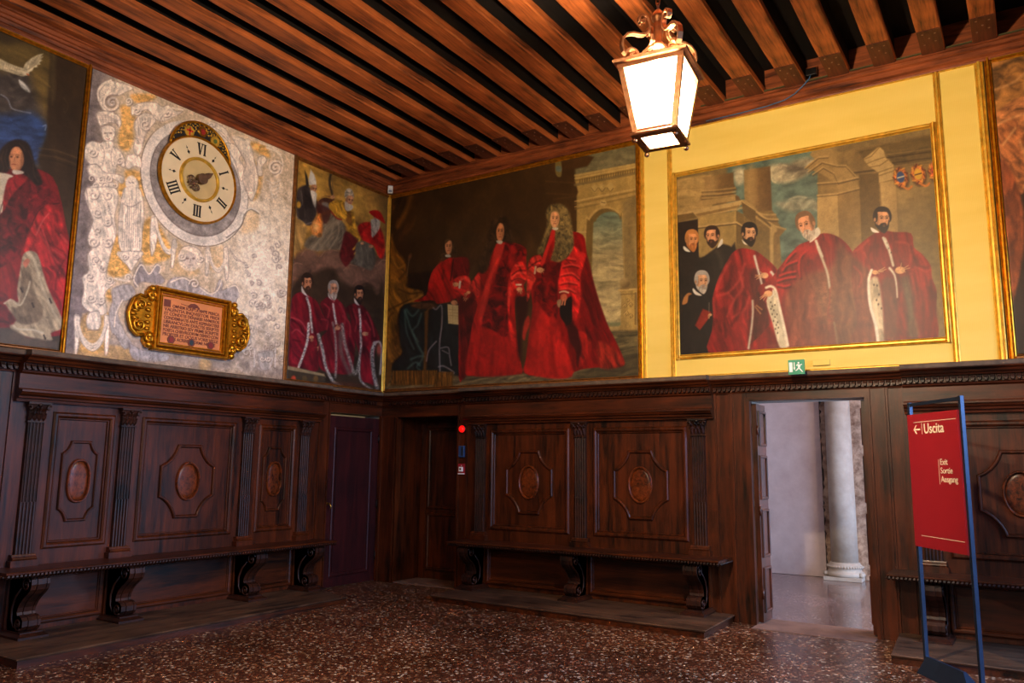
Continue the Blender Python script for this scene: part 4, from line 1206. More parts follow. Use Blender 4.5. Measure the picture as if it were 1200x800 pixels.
        try: me.polygons.foreach_set('loop_total', np.array(totals, np.int32))
        except Exception: pass
        at = me.color_attributes.new('Col', 'FLOAT_COLOR', 'POINT')
        cc = np.ones((len(V), 4), np.float32); cc[:n0, :3] = c.reshape(-1, 3); cc[n0:, :3] = .05
        at.data.foreach_set('color', cc.reshape(-1))
        me.update(calc_edges=True); me.validate(); me.materials.append(mat)
        o = bpy.data.objects.new(name, me); COL.objects.link(o)
        if parent: o.parent = parent
        return o
# ================= the fresco around the clock
fz = thing('fresco', (0, -3.2, 2.594), 'faded grey and ochre fresco of scrolls, statues and swags surrounding the clock', 'wall painting')
cv = Canvas('A', -4.56, -1.868, 2.594, 5.562, .012, 165)
cv.fill((196, 178, 158))
# mottled wall, lamp glare painted in as a pale patch, dusky along the far edge and foot
A_, Z_ = cv.A, cv.Z
n1 = fbm(A_*3, Z_*3, 2, 5)[..., None]; n2 = fbm(A_*14, Z_*14, 6, 4)[..., None]; n3 = fbm(A_*40, Z_*40, 9, 3)[..., None]
base = np.array([198, 174, 144])/255*(1-n1*.0)
cv.c[:] = base*(.84+.32*n2)*(.9+.2*n3)
def soft(m): return np.clip(m, 0, 1)
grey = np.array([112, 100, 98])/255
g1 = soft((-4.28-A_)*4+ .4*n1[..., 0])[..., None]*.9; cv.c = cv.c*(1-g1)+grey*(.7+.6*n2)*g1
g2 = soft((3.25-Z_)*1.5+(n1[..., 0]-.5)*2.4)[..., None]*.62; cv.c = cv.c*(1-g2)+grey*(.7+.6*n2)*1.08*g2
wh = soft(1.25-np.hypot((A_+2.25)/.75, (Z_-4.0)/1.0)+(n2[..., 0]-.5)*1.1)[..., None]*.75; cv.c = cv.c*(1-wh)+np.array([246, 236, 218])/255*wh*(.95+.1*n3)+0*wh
OC = (214, 160, 84)
def och(*l, a=.85):
    cv.poly(list(l), OC, 2.0, alpha=a, tex=(20, 5, 3, .35))
cv.frame(85, 80, 5.333)
och(300, 235, 360, 240, 372, 290, 390, 310, 378, 380, 382, 440, 350, 515, 300, 500, 285, 440, 300, 360, 305, 290)
och(370, 165, 490, 160, 520, 185, 450, 215, 400, 215, 375, 195)
och(330, 640, 420, 650, 440, 760, 440, 800, 300, 800, 285, 730, 330, 700)
cv.frame(75, 220, 3.81)
och(205, 230, 250, 215, 262, 270, 290, 330, 290, 380, 230, 400, 195, 380, 188, 330)
och(350, 170, 385, 130, 420, 160, 470, 250, 490, 300, 430, 330, 360, 340, 345, 260)
och(180, 560, 215, 565, 205, 590, 180, 585); och(195, 450, 222, 480, 210, 510, 190, 490)
och(85, 565, 190, 585, 200, 680, 160, 740, 70, 720, a=.5); och(80, 700, 300, 720, 300, 800, 60, 800, a=.5)
cv.frame(200, 270, 4.327)
och(150, 650, 200, 660, 200, 700, 150, 710, a=.45); och(20, 60, 60, 80, 150, 210, 60, 230, 0, 200, a=.28); och(190, 90, 280, 90, 260, 200, 200, 200, a=.25)
cv.frame(200, 130, 5.333)
och(500, 195, 590, 215, 620, 290, 560, 270, 520, 240); och(545, 400, 575, 400, 555, 520, 520, 560, 480, 520, 530, 500, a=.7)
och(480, 620, 550, 640, 540, 740, 440, 760, a=.3); och(500, 290, 530, 320, 560, 340, 530, 330, a=.6)
# painted rings behind the clock
cc_, cz_ = -3.255, 4.74
rr = np.hypot((A_-cc_), (Z_-cz_)*.98)
mr = soft((.70-rr)/.01)*soft((rr-.585)/.01); mr = mr[..., None]; cv.c = cv.c*(1-mr)+np.array([214, 200, 184])/255*(.86+.28*n2)*mr
mg = (soft((.592-rr)/.01)*soft((rr-.3)/.01))[..., None]; cv.c = cv.c*(1-mg)+np.array([142, 130, 122])/255*(.72+.56*n2)*mg
for r0, w0, col in ((.705, .008, (96, 82, 76)), (.59, .010, (96, 84, 80)), (.69, .006, (236, 226, 212))):
    ml = soft((w0-np.abs(rr-r0))/.006)[..., None]*.7*soft((5.3-Z_)*3)[..., None]; cv.c = cv.c*(1-ml)+np.array(col)/255*ml
LT = (226, 208, 186); DK = (128, 108, 98); MD = (176, 160, 146)
def fig(l, tex=(80, 9, 3, .22), c=LT):
    cv.poly(l, c, 1.0, tex=tex); p = l+l[:2]
    cv.line(p, 1.0, DK, .6, .5)
def sc(cx, cy, r, a0, turns, col=LT, w=1.6, n=26):
    l = []; d = []
    for k in range(n+1):
        a = a0+turns*2*PI*k/n; q = r*(1-.82*k/n); l += [cx+q*math.cos(a), cy+q*math.sin(a)]
    k = cv.tf(1, 0)[0]-cv.tf(0, 0)[0]
    cv.line([v+(1.1/k if i % 2 else .9/k) for i, v in enumerate(l)], w+.6, DK, .6, .6); cv.line(l, w, col, .5, .95)
# upper left: big volute, crowned bust, drapery
cv.frame(85, 80, 5.333)
fig([165, 120, 200, 90, 260, 80, 380, 120, 330, 150, 290, 170, 230, 170, 190, 190, 200, 240, 260, 275, 250, 285, 200, 270, 165, 210])
sc(248, 215, 62, -1.2, -1.6, LT, 2.6); sc(248, 215, 30, -1.2, -1.2, (190, 174, 160), 1.6)
cv.line([165, 200, 160, 140, 195, 95, 240, 75], 2.2, LT, .7); cv.line([172, 210, 168, 150, 200, 105], .8, DK, .6, .6)
fig([150, 280, 200, 265, 280, 290, 305, 340, 290, 370, 280, 350, 230, 340, 175, 360, 155, 320])
for k in range(6): cv.line([160+k*4, 285+k*10, 210+k*10, 290+k*10, 285, 330+k*7], .8, DK, .5, .55)
for k in range(7): cv.line([168+k*18, 290+abs(3-k)*3, 176+k*17, 340], .7, (150, 132, 120), .5, .6)
fig([180, 370, 220, 355, 262, 372, 268, 410, 250, 450, 225, 465, 198, 450, 182, 415])
for x in (205, 238): cv.ell(x, 405, 9, 5, (120, 98, 88), 0, .6, .8)
cv.line([222, 400, 217, 425, 224, 430], .7, DK, .5, .7); cv.line([210, 440, 222, 444, 234, 440], .8, (150, 90, 80), .5, .8)
fig([200, 455, 250, 455, 262, 490, 300, 520, 330, 580, 320, 620, 280, 600, 270, 640, 260, 680, 200, 690, 180, 640, 150, 600, 110, 600, 80, 560, 78, 490, 120, 455, 170, 465])
sc(125, 525, 30, 0, 1.2, LT, 1.4); sc(295, 580, 26, 0, -1.3, LT, 1.4)
cv.line([180, 480, 200, 530, 190, 600], .9, DK, .6, .5); cv.line([255, 490, 240, 540, 250, 610], .9, DK, .6, .5)
fig([95, 610, 150, 600, 200, 650, 270, 660, 320, 680, 310, 720, 250, 690, 270, 760, 260, 800, 100, 800, 80, 770, 130, 730, 140, 690, 100, 660])
for k in range(6): sc(120+k*28, 690+(k % 2)*40, 24, k, 1.1*(1 if k % 2 else -1), LT, 1.2, 16)
fig([395, 320, 440, 280, 500, 290, 520, 330, 480, 380, 450, 430, 430, 520, 400, 545, 380, 500, 400, 420, 385, 360])
for k in range(6): cv.line([400+k*18, 310, 415+k*12, 380, 400+k*8, 470], .9, DK, .6, .5)
fig([370, 240, 430, 215, 520, 215, 560, 240, 600, 230, 640, 265, 690, 270, 640, 300, 570, 330, 520, 320, 470, 260, 400, 280, 370, 290])
sc(400, 265, 26, 0, 1.3); sc(350, 205, 24, 2, -1.3); sc(455, 350, 34, 1, 1.1); sc(590, 270, 30, 2, -1.2)
cv.line([560, 310, 600, 250, 690, 260], 1.5, LT, .6); cv.line([540, 350, 570, 290, 640, 290], 1.0, DK, .6, .5)
fig([345, 540, 420, 550, 430, 620, 390, 610, 350, 630, 330, 600])
fig([350, 720, 370, 690, 405, 700, 415, 740, 400, 770, 360, 770])
# left: statue on its corbel, scrolling pilaster, swag
cv.frame(75, 220, 3.81)
fig([270, 0, 330, 0, 350, 40, 357, 130, 350, 200, 345, 270, 330, 285, 265, 290, 243, 240, 245, 130, 255, 60], (88, 12, 2.5, .25))
for k in range(9): cv.line([262+k*10, 50+(k % 3)*14, 264+k*9.5, 150, 258+k*10, 265], .9, DK, .6, .45)
cv.line([262, 70, 300, 85, 345, 60], 1.2, DK, .6, .5); cv.ell(300, -22, 26, 32, LT, 0, 1); cv.line([290, -25, 296, -22], .7, DK); cv.line([304, -25, 311, -22], .7, DK)
fig([240, 285, 350, 285, 335, 320, 315, 350, 300, 370, 280, 345, 255, 320]); sc(270, 305, 15, 0, 1.2, LT, 1.0, 14); sc(322, 305, 15, PI, -1.2, LT, 1.0, 14)
fig([100, 0, 225, 0, 240, 60, 225, 130, 235, 200, 215, 270, 200, 330, 190, 400, 230, 420, 200, 450, 180, 480, 190, 560, 130, 560, 80, 520, 90, 450, 80, 400, 110, 370, 105, 300, 125, 270, 105, 230, 120, 180, 130, 140, 110, 90])
for (x, y, r, a, t) in ((130, 240, 24, 0, 1.3), (195, 240, 24, PI, -1.3), (115, 395, 20, 1, 1.2), (205, 410, 18, 3, -1.2), (130, 30, 22, 0, 1.1), (195, 30, 22, PI, -1.1), (150, 110, 20, 1, 1.2), (195, 150, 20, 3, -1.2), (140, 320, 20, 2, 1.2), (175, 360, 18, 4, -1.2), (120, 490, 22, 0, 1.2), (165, 500, 20, 3, -1.2), (150, 190, 16, 2, 1.1)): sc(x, y, r, a, t, LT, 1.4, 18)
for k in range(16): cv.line([105+k*8, 60+(k*37) % 420, 110+k*8, 75+(k*37) % 420], 1.0, DK, .6, .4)
for x0 in (45, 180):
    fig([x0, 570, x0+26, 575, x0+24, 620, x0+20, 700, x0+12, 745, x0+2, 740, x0+2, 660])
for o in (0, 12, 24): cv.line([58, 585+o, 80, 660+o, 125, 700+o, 165, 670+o, 192, 590+o], 3.0, LT, .8, .9); cv.line([58, 591+o, 80, 667+o, 125, 706+o, 165, 677+o, 192, 597+o], .8, DK, .6, .6)
fig([110, 560, 150, 550, 165, 590, 155, 630, 110, 630, 100, 600]); cv.line([105, 635, 160, 635], 1.4, DK, .6, .6)
# swags either side of the little head
for (p0, p1) in (((395, 130), (490, 250)),):
    fig([388, 135, 412, 130, 420, 180, 410, 260, 392, 305, 384, 250])
    for o in (0, 12): cv.line([405, 150+o, 440, 250+o, 470, 280+o, 500, 250+o], 3.2, LT, .8); cv.line([405, 158+o, 440, 258+o, 470, 288+o], .8, DK, .6, .6)
fig([330, 350, 345, 335, 380, 380, 410, 340, 430, 350, 425, 380, 450, 410, 430, 430, 350, 420, 320, 445, 310, 400], c=(150, 138, 134)); cv.line([330, 440, 312, 410, 330, 360, 350, 345, 380, 385, 412, 345, 432, 355, 425, 380], 1.6, LT, .6)
sc(285, 400, 16, 0, -1.2); cv.line([230, 405, 260, 412, 290, 415], 2.2, LT, .7)
fig([215, 450, 290, 430, 320, 470, 300, 500, 260, 510, 240, 560, 270, 640, 300, 690, 270, 720, 230, 660, 210, 640, 200, 560, 215, 510], c=(170, 158, 150))
cv.line([225, 620, 232, 560, 262, 500], 1.4, LT, .6); fig([290, 690, 340, 720, 420, 735, 470, 750, 450, 775, 340, 775, 300, 750], c=(160, 150, 148))
# right and lower part
cv.frame(200, 270, 4.327)
for (a, b_) in (((20, 50), (10, 190)), ((190, 90), (185, 230)), ((280, 90), (285, 250))):
    fig([a[0]-12, a[1], a[0]+10, a[1]+2, b_[0]+8, b_[1]-30, b_[0], b_[1], b_[0]-10, b_[1]-20])
for o in (0, 12): cv.line([195, 110+o, 215, 175+o, 245, 195+o, 270, 165+o, 285, 110+o], 2.6, LT, .7); cv.line([195, 116+o, 215, 181+o, 245, 201+o, 270, 171+o], .8, DK, .6, .5)
for k in range(5): cv.line([300, 90+k*4, 330, 130+k*6, 380, 175-k*4], 1.0, DK if k % 2 else LT, .6, .6)
cv.ell(100, 140, 62, 66, LT, 0, 1.2, .8, tex=(30, 4, 3, .3)); cv.line([40, 120, 60, 85, 110, 78, 155, 110, 160, 160], 1.0, DK, .6, .6)
cv.ell(100, 150, 34, 40, (206, 186, 168), 0, 1.0); 
for x in (86, 116): cv.ell(x, 142, 8, 5, (120, 96, 86), 0, .6, .8)
cv.line([101, 145, 98, 162], .8, DK, .6, .7); cv.line([90, 175, 112, 175], .9, DK, .6, .7); sc(55, 130, 20, 0, 1.1); sc(150, 140, 20, PI, -1.1)
fig([0, 245, 60, 235, 100, 250, 160, 290, 215, 320, 245, 250, 265, 265, 262, 300, 290, 290, 330, 275, 350, 320, 330, 360, 330, 400, 270, 360, 0, 300], c=(168, 156, 150))
cv.line([0, 262, 60, 240, 95, 255], 1.5, LT, .6); sc(120, 270, 26, PI, 1.3); cv.line([150, 290, 200, 322, 240, 300, 258, 250], 1.6, LT, .6); cv.line([290, 290, 330, 280, 350, 325, 335, 370], 1.6, LT, .6)
for k in range(45):
    x = random.uniform(370, 570); y = random.uniform(60, 660); sc(x, y, random.uniform(10, 24), random.uniform(0, 6), random.choice((-1, 1))*1.1, (216, 202, 184) if random.random() > .5 else (192, 174, 156), .9, 12)
for x in (425, 530): cv.line([x, 600, x, 690], 1.6, (206, 196, 186), .7, .8)
fig([440, 620, 520, 610, 515, 680, 485, 710, 450, 690], c=(170, 158, 148)); sc(465, 650, 14, 0, 1.1, LT, .9, 12); sc(495, 650, 14, PI, -1.1, LT, .9, 12)
cv.line([375, 440, 395, 500, 385, 570, 365, 610], 1.4, (216, 208, 200), .7)
# upper right: winged figure, volutes
cv.frame(200, 130, 5.333)
fig([225, 80, 270, 72, 340, 110, 370, 170, 380, 210, 350, 180, 300, 130, 250, 110]); sc(250, 92, 22, 0, -1.2)
cv.line([260, 110, 320, 160, 360, 200, 400, 240], 1.6, LT, .6); cv.line([270, 100, 330, 140, 372, 190], .9, DK, .6, .5)
fig([345, 200, 400, 210, 440, 270, 430, 300, 470, 380, 440, 440, 420, 380, 400, 310, 360, 250]); fig([380, 160, 450, 170, 500, 220, 520, 300, 545, 400, 540, 480, 510, 560, 480, 520, 450, 420, 470, 330, 430, 250], (85, 9, 3, .25))
for k in range(7): cv.line([440+k*12, 250+k*12, 455+k*11, 360, 470+k*9, 500], 1.0, DK, .6, .45)
cv.ell(480, 195, 17, 18, LT, 0, 1); fig([550, 290, 580, 280, 600, 310, 570, 350, 575, 400, 545, 400, 540, 330])
sc(655, 355, 46, -.6, -1.6, LT, 2.4); cv.line([600, 230, 670, 260, 700, 320, 690, 380, 650, 410], 1.6, LT, .7); cv.line([560, 200, 640, 230, 690, 270], 1.4, LT, .7)
for k in range(5): cv.line([600+k*8, 430+k*22, 640, 450+k*24, 690-k*5, 430+k*24], 1.1, (224, 214, 202), .6, .6)
cv.line([350, 790, 440, 720, 460, 650, 500, 615, 550, 640], 1.4, (110, 96, 86), .7, .8); cv.line([350, 780, 432, 714, 452, 644, 500, 608, 552, 632], 1.6, (228, 218, 204), .7, .8)
# ground stains along the foot
st = soft((2.70-Z_)*9)[..., None]*.5; cv.c = cv.c*(1-st)+np.array([150, 118, 84])/255*(.7+.6*n2)*st
cv.c *= (.88+.28*fbm(A_*55, Z_*55, 21, 3))[..., None]; cr = fbm(A_*7, Z_*7, 31, 5)
cv.c *= (1-.25*soft(1-np.abs(cr-.5)/.008))[..., None]
GF = 1.15
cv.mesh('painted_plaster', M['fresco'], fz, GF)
# ================= left painting: dark-haired man in red, white bird
p1 = thing('painting', (0, -5.7, 2.6), 'painting of a dark-haired man in a red robe with ermine sleeve under a white bird', 'painting', 'oil paintings on the walls')
cv = Canvas('A', -6.9, -4.625, 2.63, 5.53, .02, 120)
cv.fill((60, 46, 26)); cv.frame(0, 60, 4.444)
cv.poly([-900, -60, 275, -40, 272, 60, 240, 360, 160, 420, -900, 420], (98, 78, 38), 4, False, tex=(28, 30, 6, .25))
cv.poly([-900, 120, 0, 110, 130, 90, 165, 160, 230, 350, 245, 400, 215, 500, 180, 620, -900, 620], (66, 58, 52), 6, tex=(10, 14, 6, .4))
cv.poly([-900, 330, 0, 330, 160, 320, 240, 385, 238, 450, 205, 530, 180, 580, -900, 620], (44, 66, 108), 5, tex=(5, 16, 5, .35))
cv.poly([265, -20, 455, 60, 440, 500, 390, 810, 300, 810, 195, 560, 215, 520, 245, 440], (54, 38, 20), 2, False, tex=(85, 30, 8, .18))
cv.poly([275, 0, 290, 0, 285, 250, 265, 260, 262, 80], (86, 70, 40), 2, alpha=.6)
for y, c in ((505, (92, 70, 40)), (525, (40, 28, 16)), (540, (84, 62, 34)), (560, (38, 28, 16))): cv.line([205, y, 300, y+14, 400, y+50], 1.6, c, .8, .7)
cv.line([330, 240, 355, 280, 340, 320, 330, 300], .8, (96, 76, 44), .6, .5)
cv.line([160, 95, 260, 185], 1.4, (140, 112, 60), 1.2, .6)
cv.line([5, 225, 40, 250, 60, 295, 100, 310, 160, 322], 1.0, (150, 158, 170), .8, .8); cv.line([225, 390, 240, 385, 235, 410], 1.2, (130, 150, 180), .7, .8)
# bird
cv.poly([118, 95, 135, 60, 165, 35, 200, 18, 225, 12, 212, 26, 226, 28, 210, 42, 222, 48, 204, 58, 212, 68, 194, 72, 196, 84, 176, 84, 168, 102, 148, 112], (210, 192, 152), .8, False, tex=(-50, 8, 2, .35))
cv.poly([0, 40, 40, 60, 90, 80, 120, 90, 150, 115, 120, 130, 80, 120, 50, 110, 0, 95, -60, 70, -60, 30], (196, 178, 140), .8, tex=(20, 8, 2, .3))
cv.ell(135, 115, 17, 10, (220, 204, 168), 10); cv.line([140, 118, 150, 124], 1.4, (190, 90, 40), .5)
for k in range(9): cv.line([150+k*5, 95-k*3, 160+k*7, 60-k*4, 175+k*6, 30-k], .6, (130, 112, 82), .5, .6)
for k in range(8): cv.line([20+k*12, 65+k*3, 14+k*12, 100], .6, (120, 104, 76), .5, .6)
cv.poly([98, 155, 120, 160, 150, 195, 155, 215, 135, 205, 110, 185], (196, 190, 176), 1.0, tex=(40, 6, 2, .3)); cv.line([100, 150, 125, 180], 1.2, (220, 214, 200), .6)
# robe
cv.frame(0, 0, 4.0)
cv.robe([120, 770, 150, 790, 200, 800, 270, 875, 330, 1200-0, 330, 1480, 300, 1570, -500, 1560, -500, 860, -60, 830, 0, 800, 60, 790], (128, 22, 26), (60, 6, 10), (200, 70, 66), 75, amp=.35)
cv.frame(0, 200, 4.0)
cv.poly([0, 90, 60, 0, 130, -10, 150, 20, 150, 120, 120, 300, 60, 420, -200, 500, -200, 60], (96, 12, 20), 1.2, tex=(60, 8, 6, .55, 7))
cv.poly([150, 20, 250, 100, 278, 150, 210, 160, 170, 200, 140, 270, 110, 350, 130, 200], (108, 16, 24), 1.0, tex=(50, 7, 5, .5, 8)); cv.line([278, 152, 215, 165, 170, 205, 125, 330], .9, (48, 4, 8), .7)
cv.poly([210, 165, 262, 170, 320, 300, 330, 480, 300, 660, 278, 720, 230, 560, 190, 430, 150, 380, 110, 400, 125, 320, 160, 240], (156, 30, 32), 1.2, tex=(65, 14, 4, .5, 4))
for k in range(7): cv.line([150+k*10, 250+k*6, 220+k*8, 330+k*22, 300-k*4, 380+k*20], 1.6, (204, 76, 70) if k % 2 else (84, 10, 14), 1.0, .55)
cv.line([230, 200, 200, 235, 170, 300], 1.4, (206, 90, 84), .9, .7); cv.line([300, 420, 270, 480, 260, 560], 1.8, (74, 8, 12), 1, .6); cv.line([285, 300, 315, 340], 1.6, (210, 90, 80), 1, .6)
# ermine lining and hand
cv.poly([110, 390, 150, 375, 180, 400, 200, 470, 230, 560, 290, 690, 290, 740, 240, 760, 240, 800, 130, 780, 50, 745, 35, 640, 15, 620, 50, 600, 85, 615, 80, 560, 95, 460], (168, 148, 116), .9, tex=(60, 10, 3, .3))
cv.poly([100, 470, 130, 440, 150, 500, 160, 570, 200, 640, 190, 700, 120, 720, 70, 700, 50, 640, 90, 630], (112, 92, 70), 1.4, alpha=.8, tex=(70, 10, 3, .3))
cv.line([20, 620, 50, 605, 95, 630, 130, 560, 140, 520], 1.8, (206, 188, 152), .8); cv.line([135, 390, 165, 430, 190, 520, 240, 640, 285, 720], 3.0, (200, 182, 148), 1.2, .8); cv.line([45, 700, 80, 740, 150, 745, 200, 760], 2.2, (206, 190, 158), .9)
for x, y in ((97, 550), (232, 600), (150, 620), (205, 770)): cv.line([x, y, x+8, y+18], 1.8, (40, 28, 22), .6)
cv.poly([108, 430, 125, 412, 140, 420, 132, 440, 120, 455, 112, 445], (190, 110, 84), .6)
cv.poly([-200, 560, 0, 570, 40, 600, 10, 625, 40, 650, 60, 720, -200, 720], (100, 18, 22), 1.4, tex=(10, 9, 4, .4)); cv.poly([-200, 730, 40, 735, 130, 780, 270, 800, 270, 830, -200, 810], (84, 68, 54), 1.5, False)
# white band, head
cv.frame(0, 60, 4.444)
cv.poly([-60, 620, 0, 628, 72, 650, 45, 670, 30, 720, 20, 800, 0, 850, -60, 840], (206, 190, 160), .8); cv.line([70, 652, 10, 800, 0, 850], .9, (60, 20, 20), .6)
cv.poly([40, 670, 68, 655, 72, 640, 130, 640, 140, 670, 60, 750, 20, 830, 18, 760], (140, 24, 30), 1, tex=(60, 6, 3, .3))
cv.poly([20, 620, -8, 560, 14, 500, 50, 470, 95, 458, 145, 478, 168, 530, 182, 590, 222, 680, 190, 700, 150, 660, 120, 640, 100, 600, 60, 560], (30, 18, 14), 1.4, tex=(80, 8, 3, .4))
cv.head(86, 560, 45, 62, -1, 4, (206, 134, 88)); cv.poly([38, 560, 44, 500, 70, 474, 100, 470, 132, 495, 142, 560, 138, 620, 126, 590, 122, 540, 104, 505, 84, 496, 62, 510, 50, 540], (30, 18, 13), .8); cv.lines([[100, 478, 128, 520, 136, 600, 150, 650], [120, 490, 148, 560, 160, 640]], 1.0, (70, 46, 32), alpha=.6)
cv.poly([125, 520, 150, 540, 160, 600, 190, 660, 150, 640, 125, 620, 130, 570], (28, 18, 14), 1.2); cv.poly([68, 618, 116, 624, 122, 636, 84, 642, 66, 634], (206, 190, 168), .7)
cv.poly([-20, 560, 20, 500, 48, 560, 50, 600, 40, 628, 10, 632, -15, 620], (34, 22, 16), 1.4); cv.lines([[20, 520, 6, 560, 20, 600, 12, 625], [38, 510, 26, 560, 40, 610], [150, 520, 172, 580, 176, 640, 200, 680]], 1.2, (74, 50, 34), alpha=.5)
cv.blotch(.12, 5); cv.grain(.12)
GO = .85
cv.mesh('canvas', M['oil'], p1, GO)
picture_frame(p1, TA, -6.95, -4.575, 2.60, 5.575, .045, [M['gilt']]*2+[M['old_gilt'], M['gilt']])

# ================= corner painting: saints on clouds above three men
p2 = thing('painting', (0, -.95, 2.6), 'painting of three men in crimson robes below saints seated on clouds, filling the corner', 'painting', 'oil paintings on the walls')
cv = Canvas('A', -1.80, -.045, 2.62, 5.54, .02, 180)
cv.fill((58, 42, 26)); cv.frame(330, 180, 5.714)
cv.poly([60, -20, 150, 30, 740, 300, 740, 700, 60, 700], (178, 132, 56), 2, False, tex=(30, 14, 7, .35), g=((200, 100), (700, 500), (128, 92, 44)))
for (x, y, r) in ((455, 330, 90), (640, 440, 80), (205, 210, 80)): cv.ell(x, y, r, r*1.1, (214, 166, 72), 0, 8, .7)
cv.poly([640, 270, 740, 300, 740, 520, 700, 560], (74, 56, 32), 8, alpha=.6)
# clouds
cv.poly([60, 740, 120, 660, 200, 635, 250, 680, 320, 635, 390, 650, 430, 740, 520, 720, 600, 740, 640, 700, 740, 690, 740, 1200, 40, 1200, 60, 900], (106, 74, 58), 3, tex=(10, 10, 6, .35))
for (x, y, r) in ((190, 700, 66), (330, 710, 75), (110, 780, 50), (470, 800, 60), (600, 800, 60), (690, 760, 50)):
    cv.ell(x, y, r, r, (128, 92, 72), 0, 5, .6); cv.line([x-r*.9, y-r*.3, x-r*.3, y-r*.95, x+r*.5, y-r*.8], 1.0, (166, 126, 98), .8, .7)
# bishop on the left
cv.poly([95, 260, 140, 215, 190, 225, 240, 330, 235, 400, 210, 470, 170, 480, 110, 440, 95, 360], (58, 48, 44), 1.2, tex=(70, 10, 5, .5)); cv.line([130, 250, 140, 330, 120, 360], 1, (120, 110, 100), .7, .6); cv.line([100, 420, 150, 470, 200, 460], 1.4, (140, 130, 120), .8, .6)
cv.ell(114, 342, 15, 22, (190, 140, 50), 0, .8)
cv.poly([100, 440, 165, 480, 160, 560, 130, 640, 95, 660, 90, 700, 75, 560], (166, 128, 70), 1.2, tex=(80, 14, 4, .35))
cv.poly([155, 110, 172, 150, 185, 215, 165, 225], (44, 38, 34), .8, False); cv.poly([195, 105, 218, 140, 232, 185, 232, 215, 185, 210, 180, 175], (214, 206, 190), .8, False)
cv.head(215, 240, 22, 32, 1, 10, (190, 130, 90)); cv.poly([195, 245, 235, 265, 232, 310, 228, 360, 215, 340, 200, 290], (206, 196, 178), .9, tex=(85, 8, 2, .3))
# central pope: grey-white tunic, gold cope, book
cv.poly([270, 430, 330, 400, 420, 470, 430, 560, 400, 640, 330, 640, 280, 650, 220, 650, 150, 620, 180, 560, 240, 520], (112, 98, 78), 1.4, tex=(-50, 18, 4, .4))
cv.lines([[300, 450, 280, 540, 200, 640], [350, 430, 330, 540, 240, 650], [380, 460, 380, 540, 320, 640], [410, 500, 410, 580, 390, 640]], 1.6, (164, 148, 122), soft=1, alpha=.6)
cv.poly([240, 320, 280, 290, 330, 285, 350, 310, 300, 370, 260, 400, 235, 380], (84, 48, 34), 1.2, tex=(40, 8, 4, .4)); cv.line([245, 310, 285, 290, 340, 300], 1.6, (176, 130, 56), .8)
cv.poly([270, 330, 310, 330, 320, 370, 280, 390], (120, 110, 100), 1.2)
cv.poly([320, 330, 400, 310, 420, 330, 440, 380, 480, 390, 500, 490, 520, 540, 540, 570, 500, 560, 450, 520, 430, 450, 400, 440, 370, 430, 330, 390], (184, 134, 40), 1.0, tex=(60, 6, 3, .45))
cv.poly([415, 330, 440, 400, 430, 450, 470, 480, 460, 380], (100, 60, 30), 1.0, alpha=.7); cv.line([330, 385, 370, 432, 400, 440], 1.6, (140, 40, 30), .7)
cv.poly([430, 520, 500, 570, 510, 590, 490, 680, 450, 740, 425, 755, 390, 690, 400, 620], (92, 26, 26), 1.2, tex=(70, 10, 4, .4)); cv.poly([250, 340, 330, 380, 300, 470, 250, 440, 240, 400], (70, 30, 24), 1.2, alpha=.8)
cv.poly([425, 250, 450, 232, 475, 245, 484, 290, 470, 300, 425, 295], (176, 160, 136), .8, tex=(0, 3, 2, .4)); cv.head(455, 315, 26, 34, 1, 15, (200, 138, 96)); cv.poly([425, 320, 450, 335, 480, 350, 470, 375, 445, 385, 425, 370], (190, 176, 156), .8)
cv.line([330, 140, 322, 200, 345, 290], 3.2, (62, 50, 36), .8, w2=2.2); cv.line([338, 150, 345, 280], .9, (120, 96, 60), .6); cv.hand(342, 290, 15, [(4, -16), (12, -12)], (196, 140, 96)); 
cv.poly([235, 420, 262, 410, 275, 500, 265, 540, 245, 555, 205, 530, 200, 480], (214, 120, 50), 2, tex=(85, 6, 3, .4)); cv.ell(230, 490, 18, 30, (246, 206, 130), 0, 3, .8); cv.ell(255, 545, 16, 14, (140, 96, 50), 0, 1)
cv.poly([545, 520, 565, 512, 585, 560, 575, 580, 550, 570], (60, 44, 40), .8); cv.line([545, 520, 565, 512, 585, 560, 575, 582, 550, 570, 545, 520], 1.6, (196, 150, 50), .6)
cv.line([480, 640, 515, 600, 525, 560], 2.2, (190, 144, 50), .8); cv.line([490, 670, 520, 640], 2.2, (190, 144, 50), .8)
# cardinal
cv.poly([510, 490, 550, 460, 600, 460, 650, 480, 685, 560, 690, 640, 680, 700, 650, 690, 620, 620, 560, 590, 530, 560], (160, 26, 22), 1.1, tex=(60, 8, 4, .4)); cv.poly([500, 600, 560, 590, 620, 640, 630, 720, 600, 780, 540, 760, 460, 730, 490, 690], (96, 88, 74), 1.2, tex=(70, 12, 4, .4))
cv.head(635, 425, 22, 30, -1, 0, (190, 124, 88)); cv.poly([600, 440, 655, 445, 655, 500, 630, 540, 605, 560, 600, 500], (176, 166, 150), .9, tex=(80, 7, 2, .3))
cv.poly([585, 390, 620, 378, 660, 390, 690, 450, 690, 468, 650, 440, 610, 415], (176, 24, 20), .7); cv.hand(600, 620, 14, [(-16, -6), (-14, 6)], (190, 130, 90)); cv.hand(540, 600, 12, [(12, 6)], (190, 130, 90))
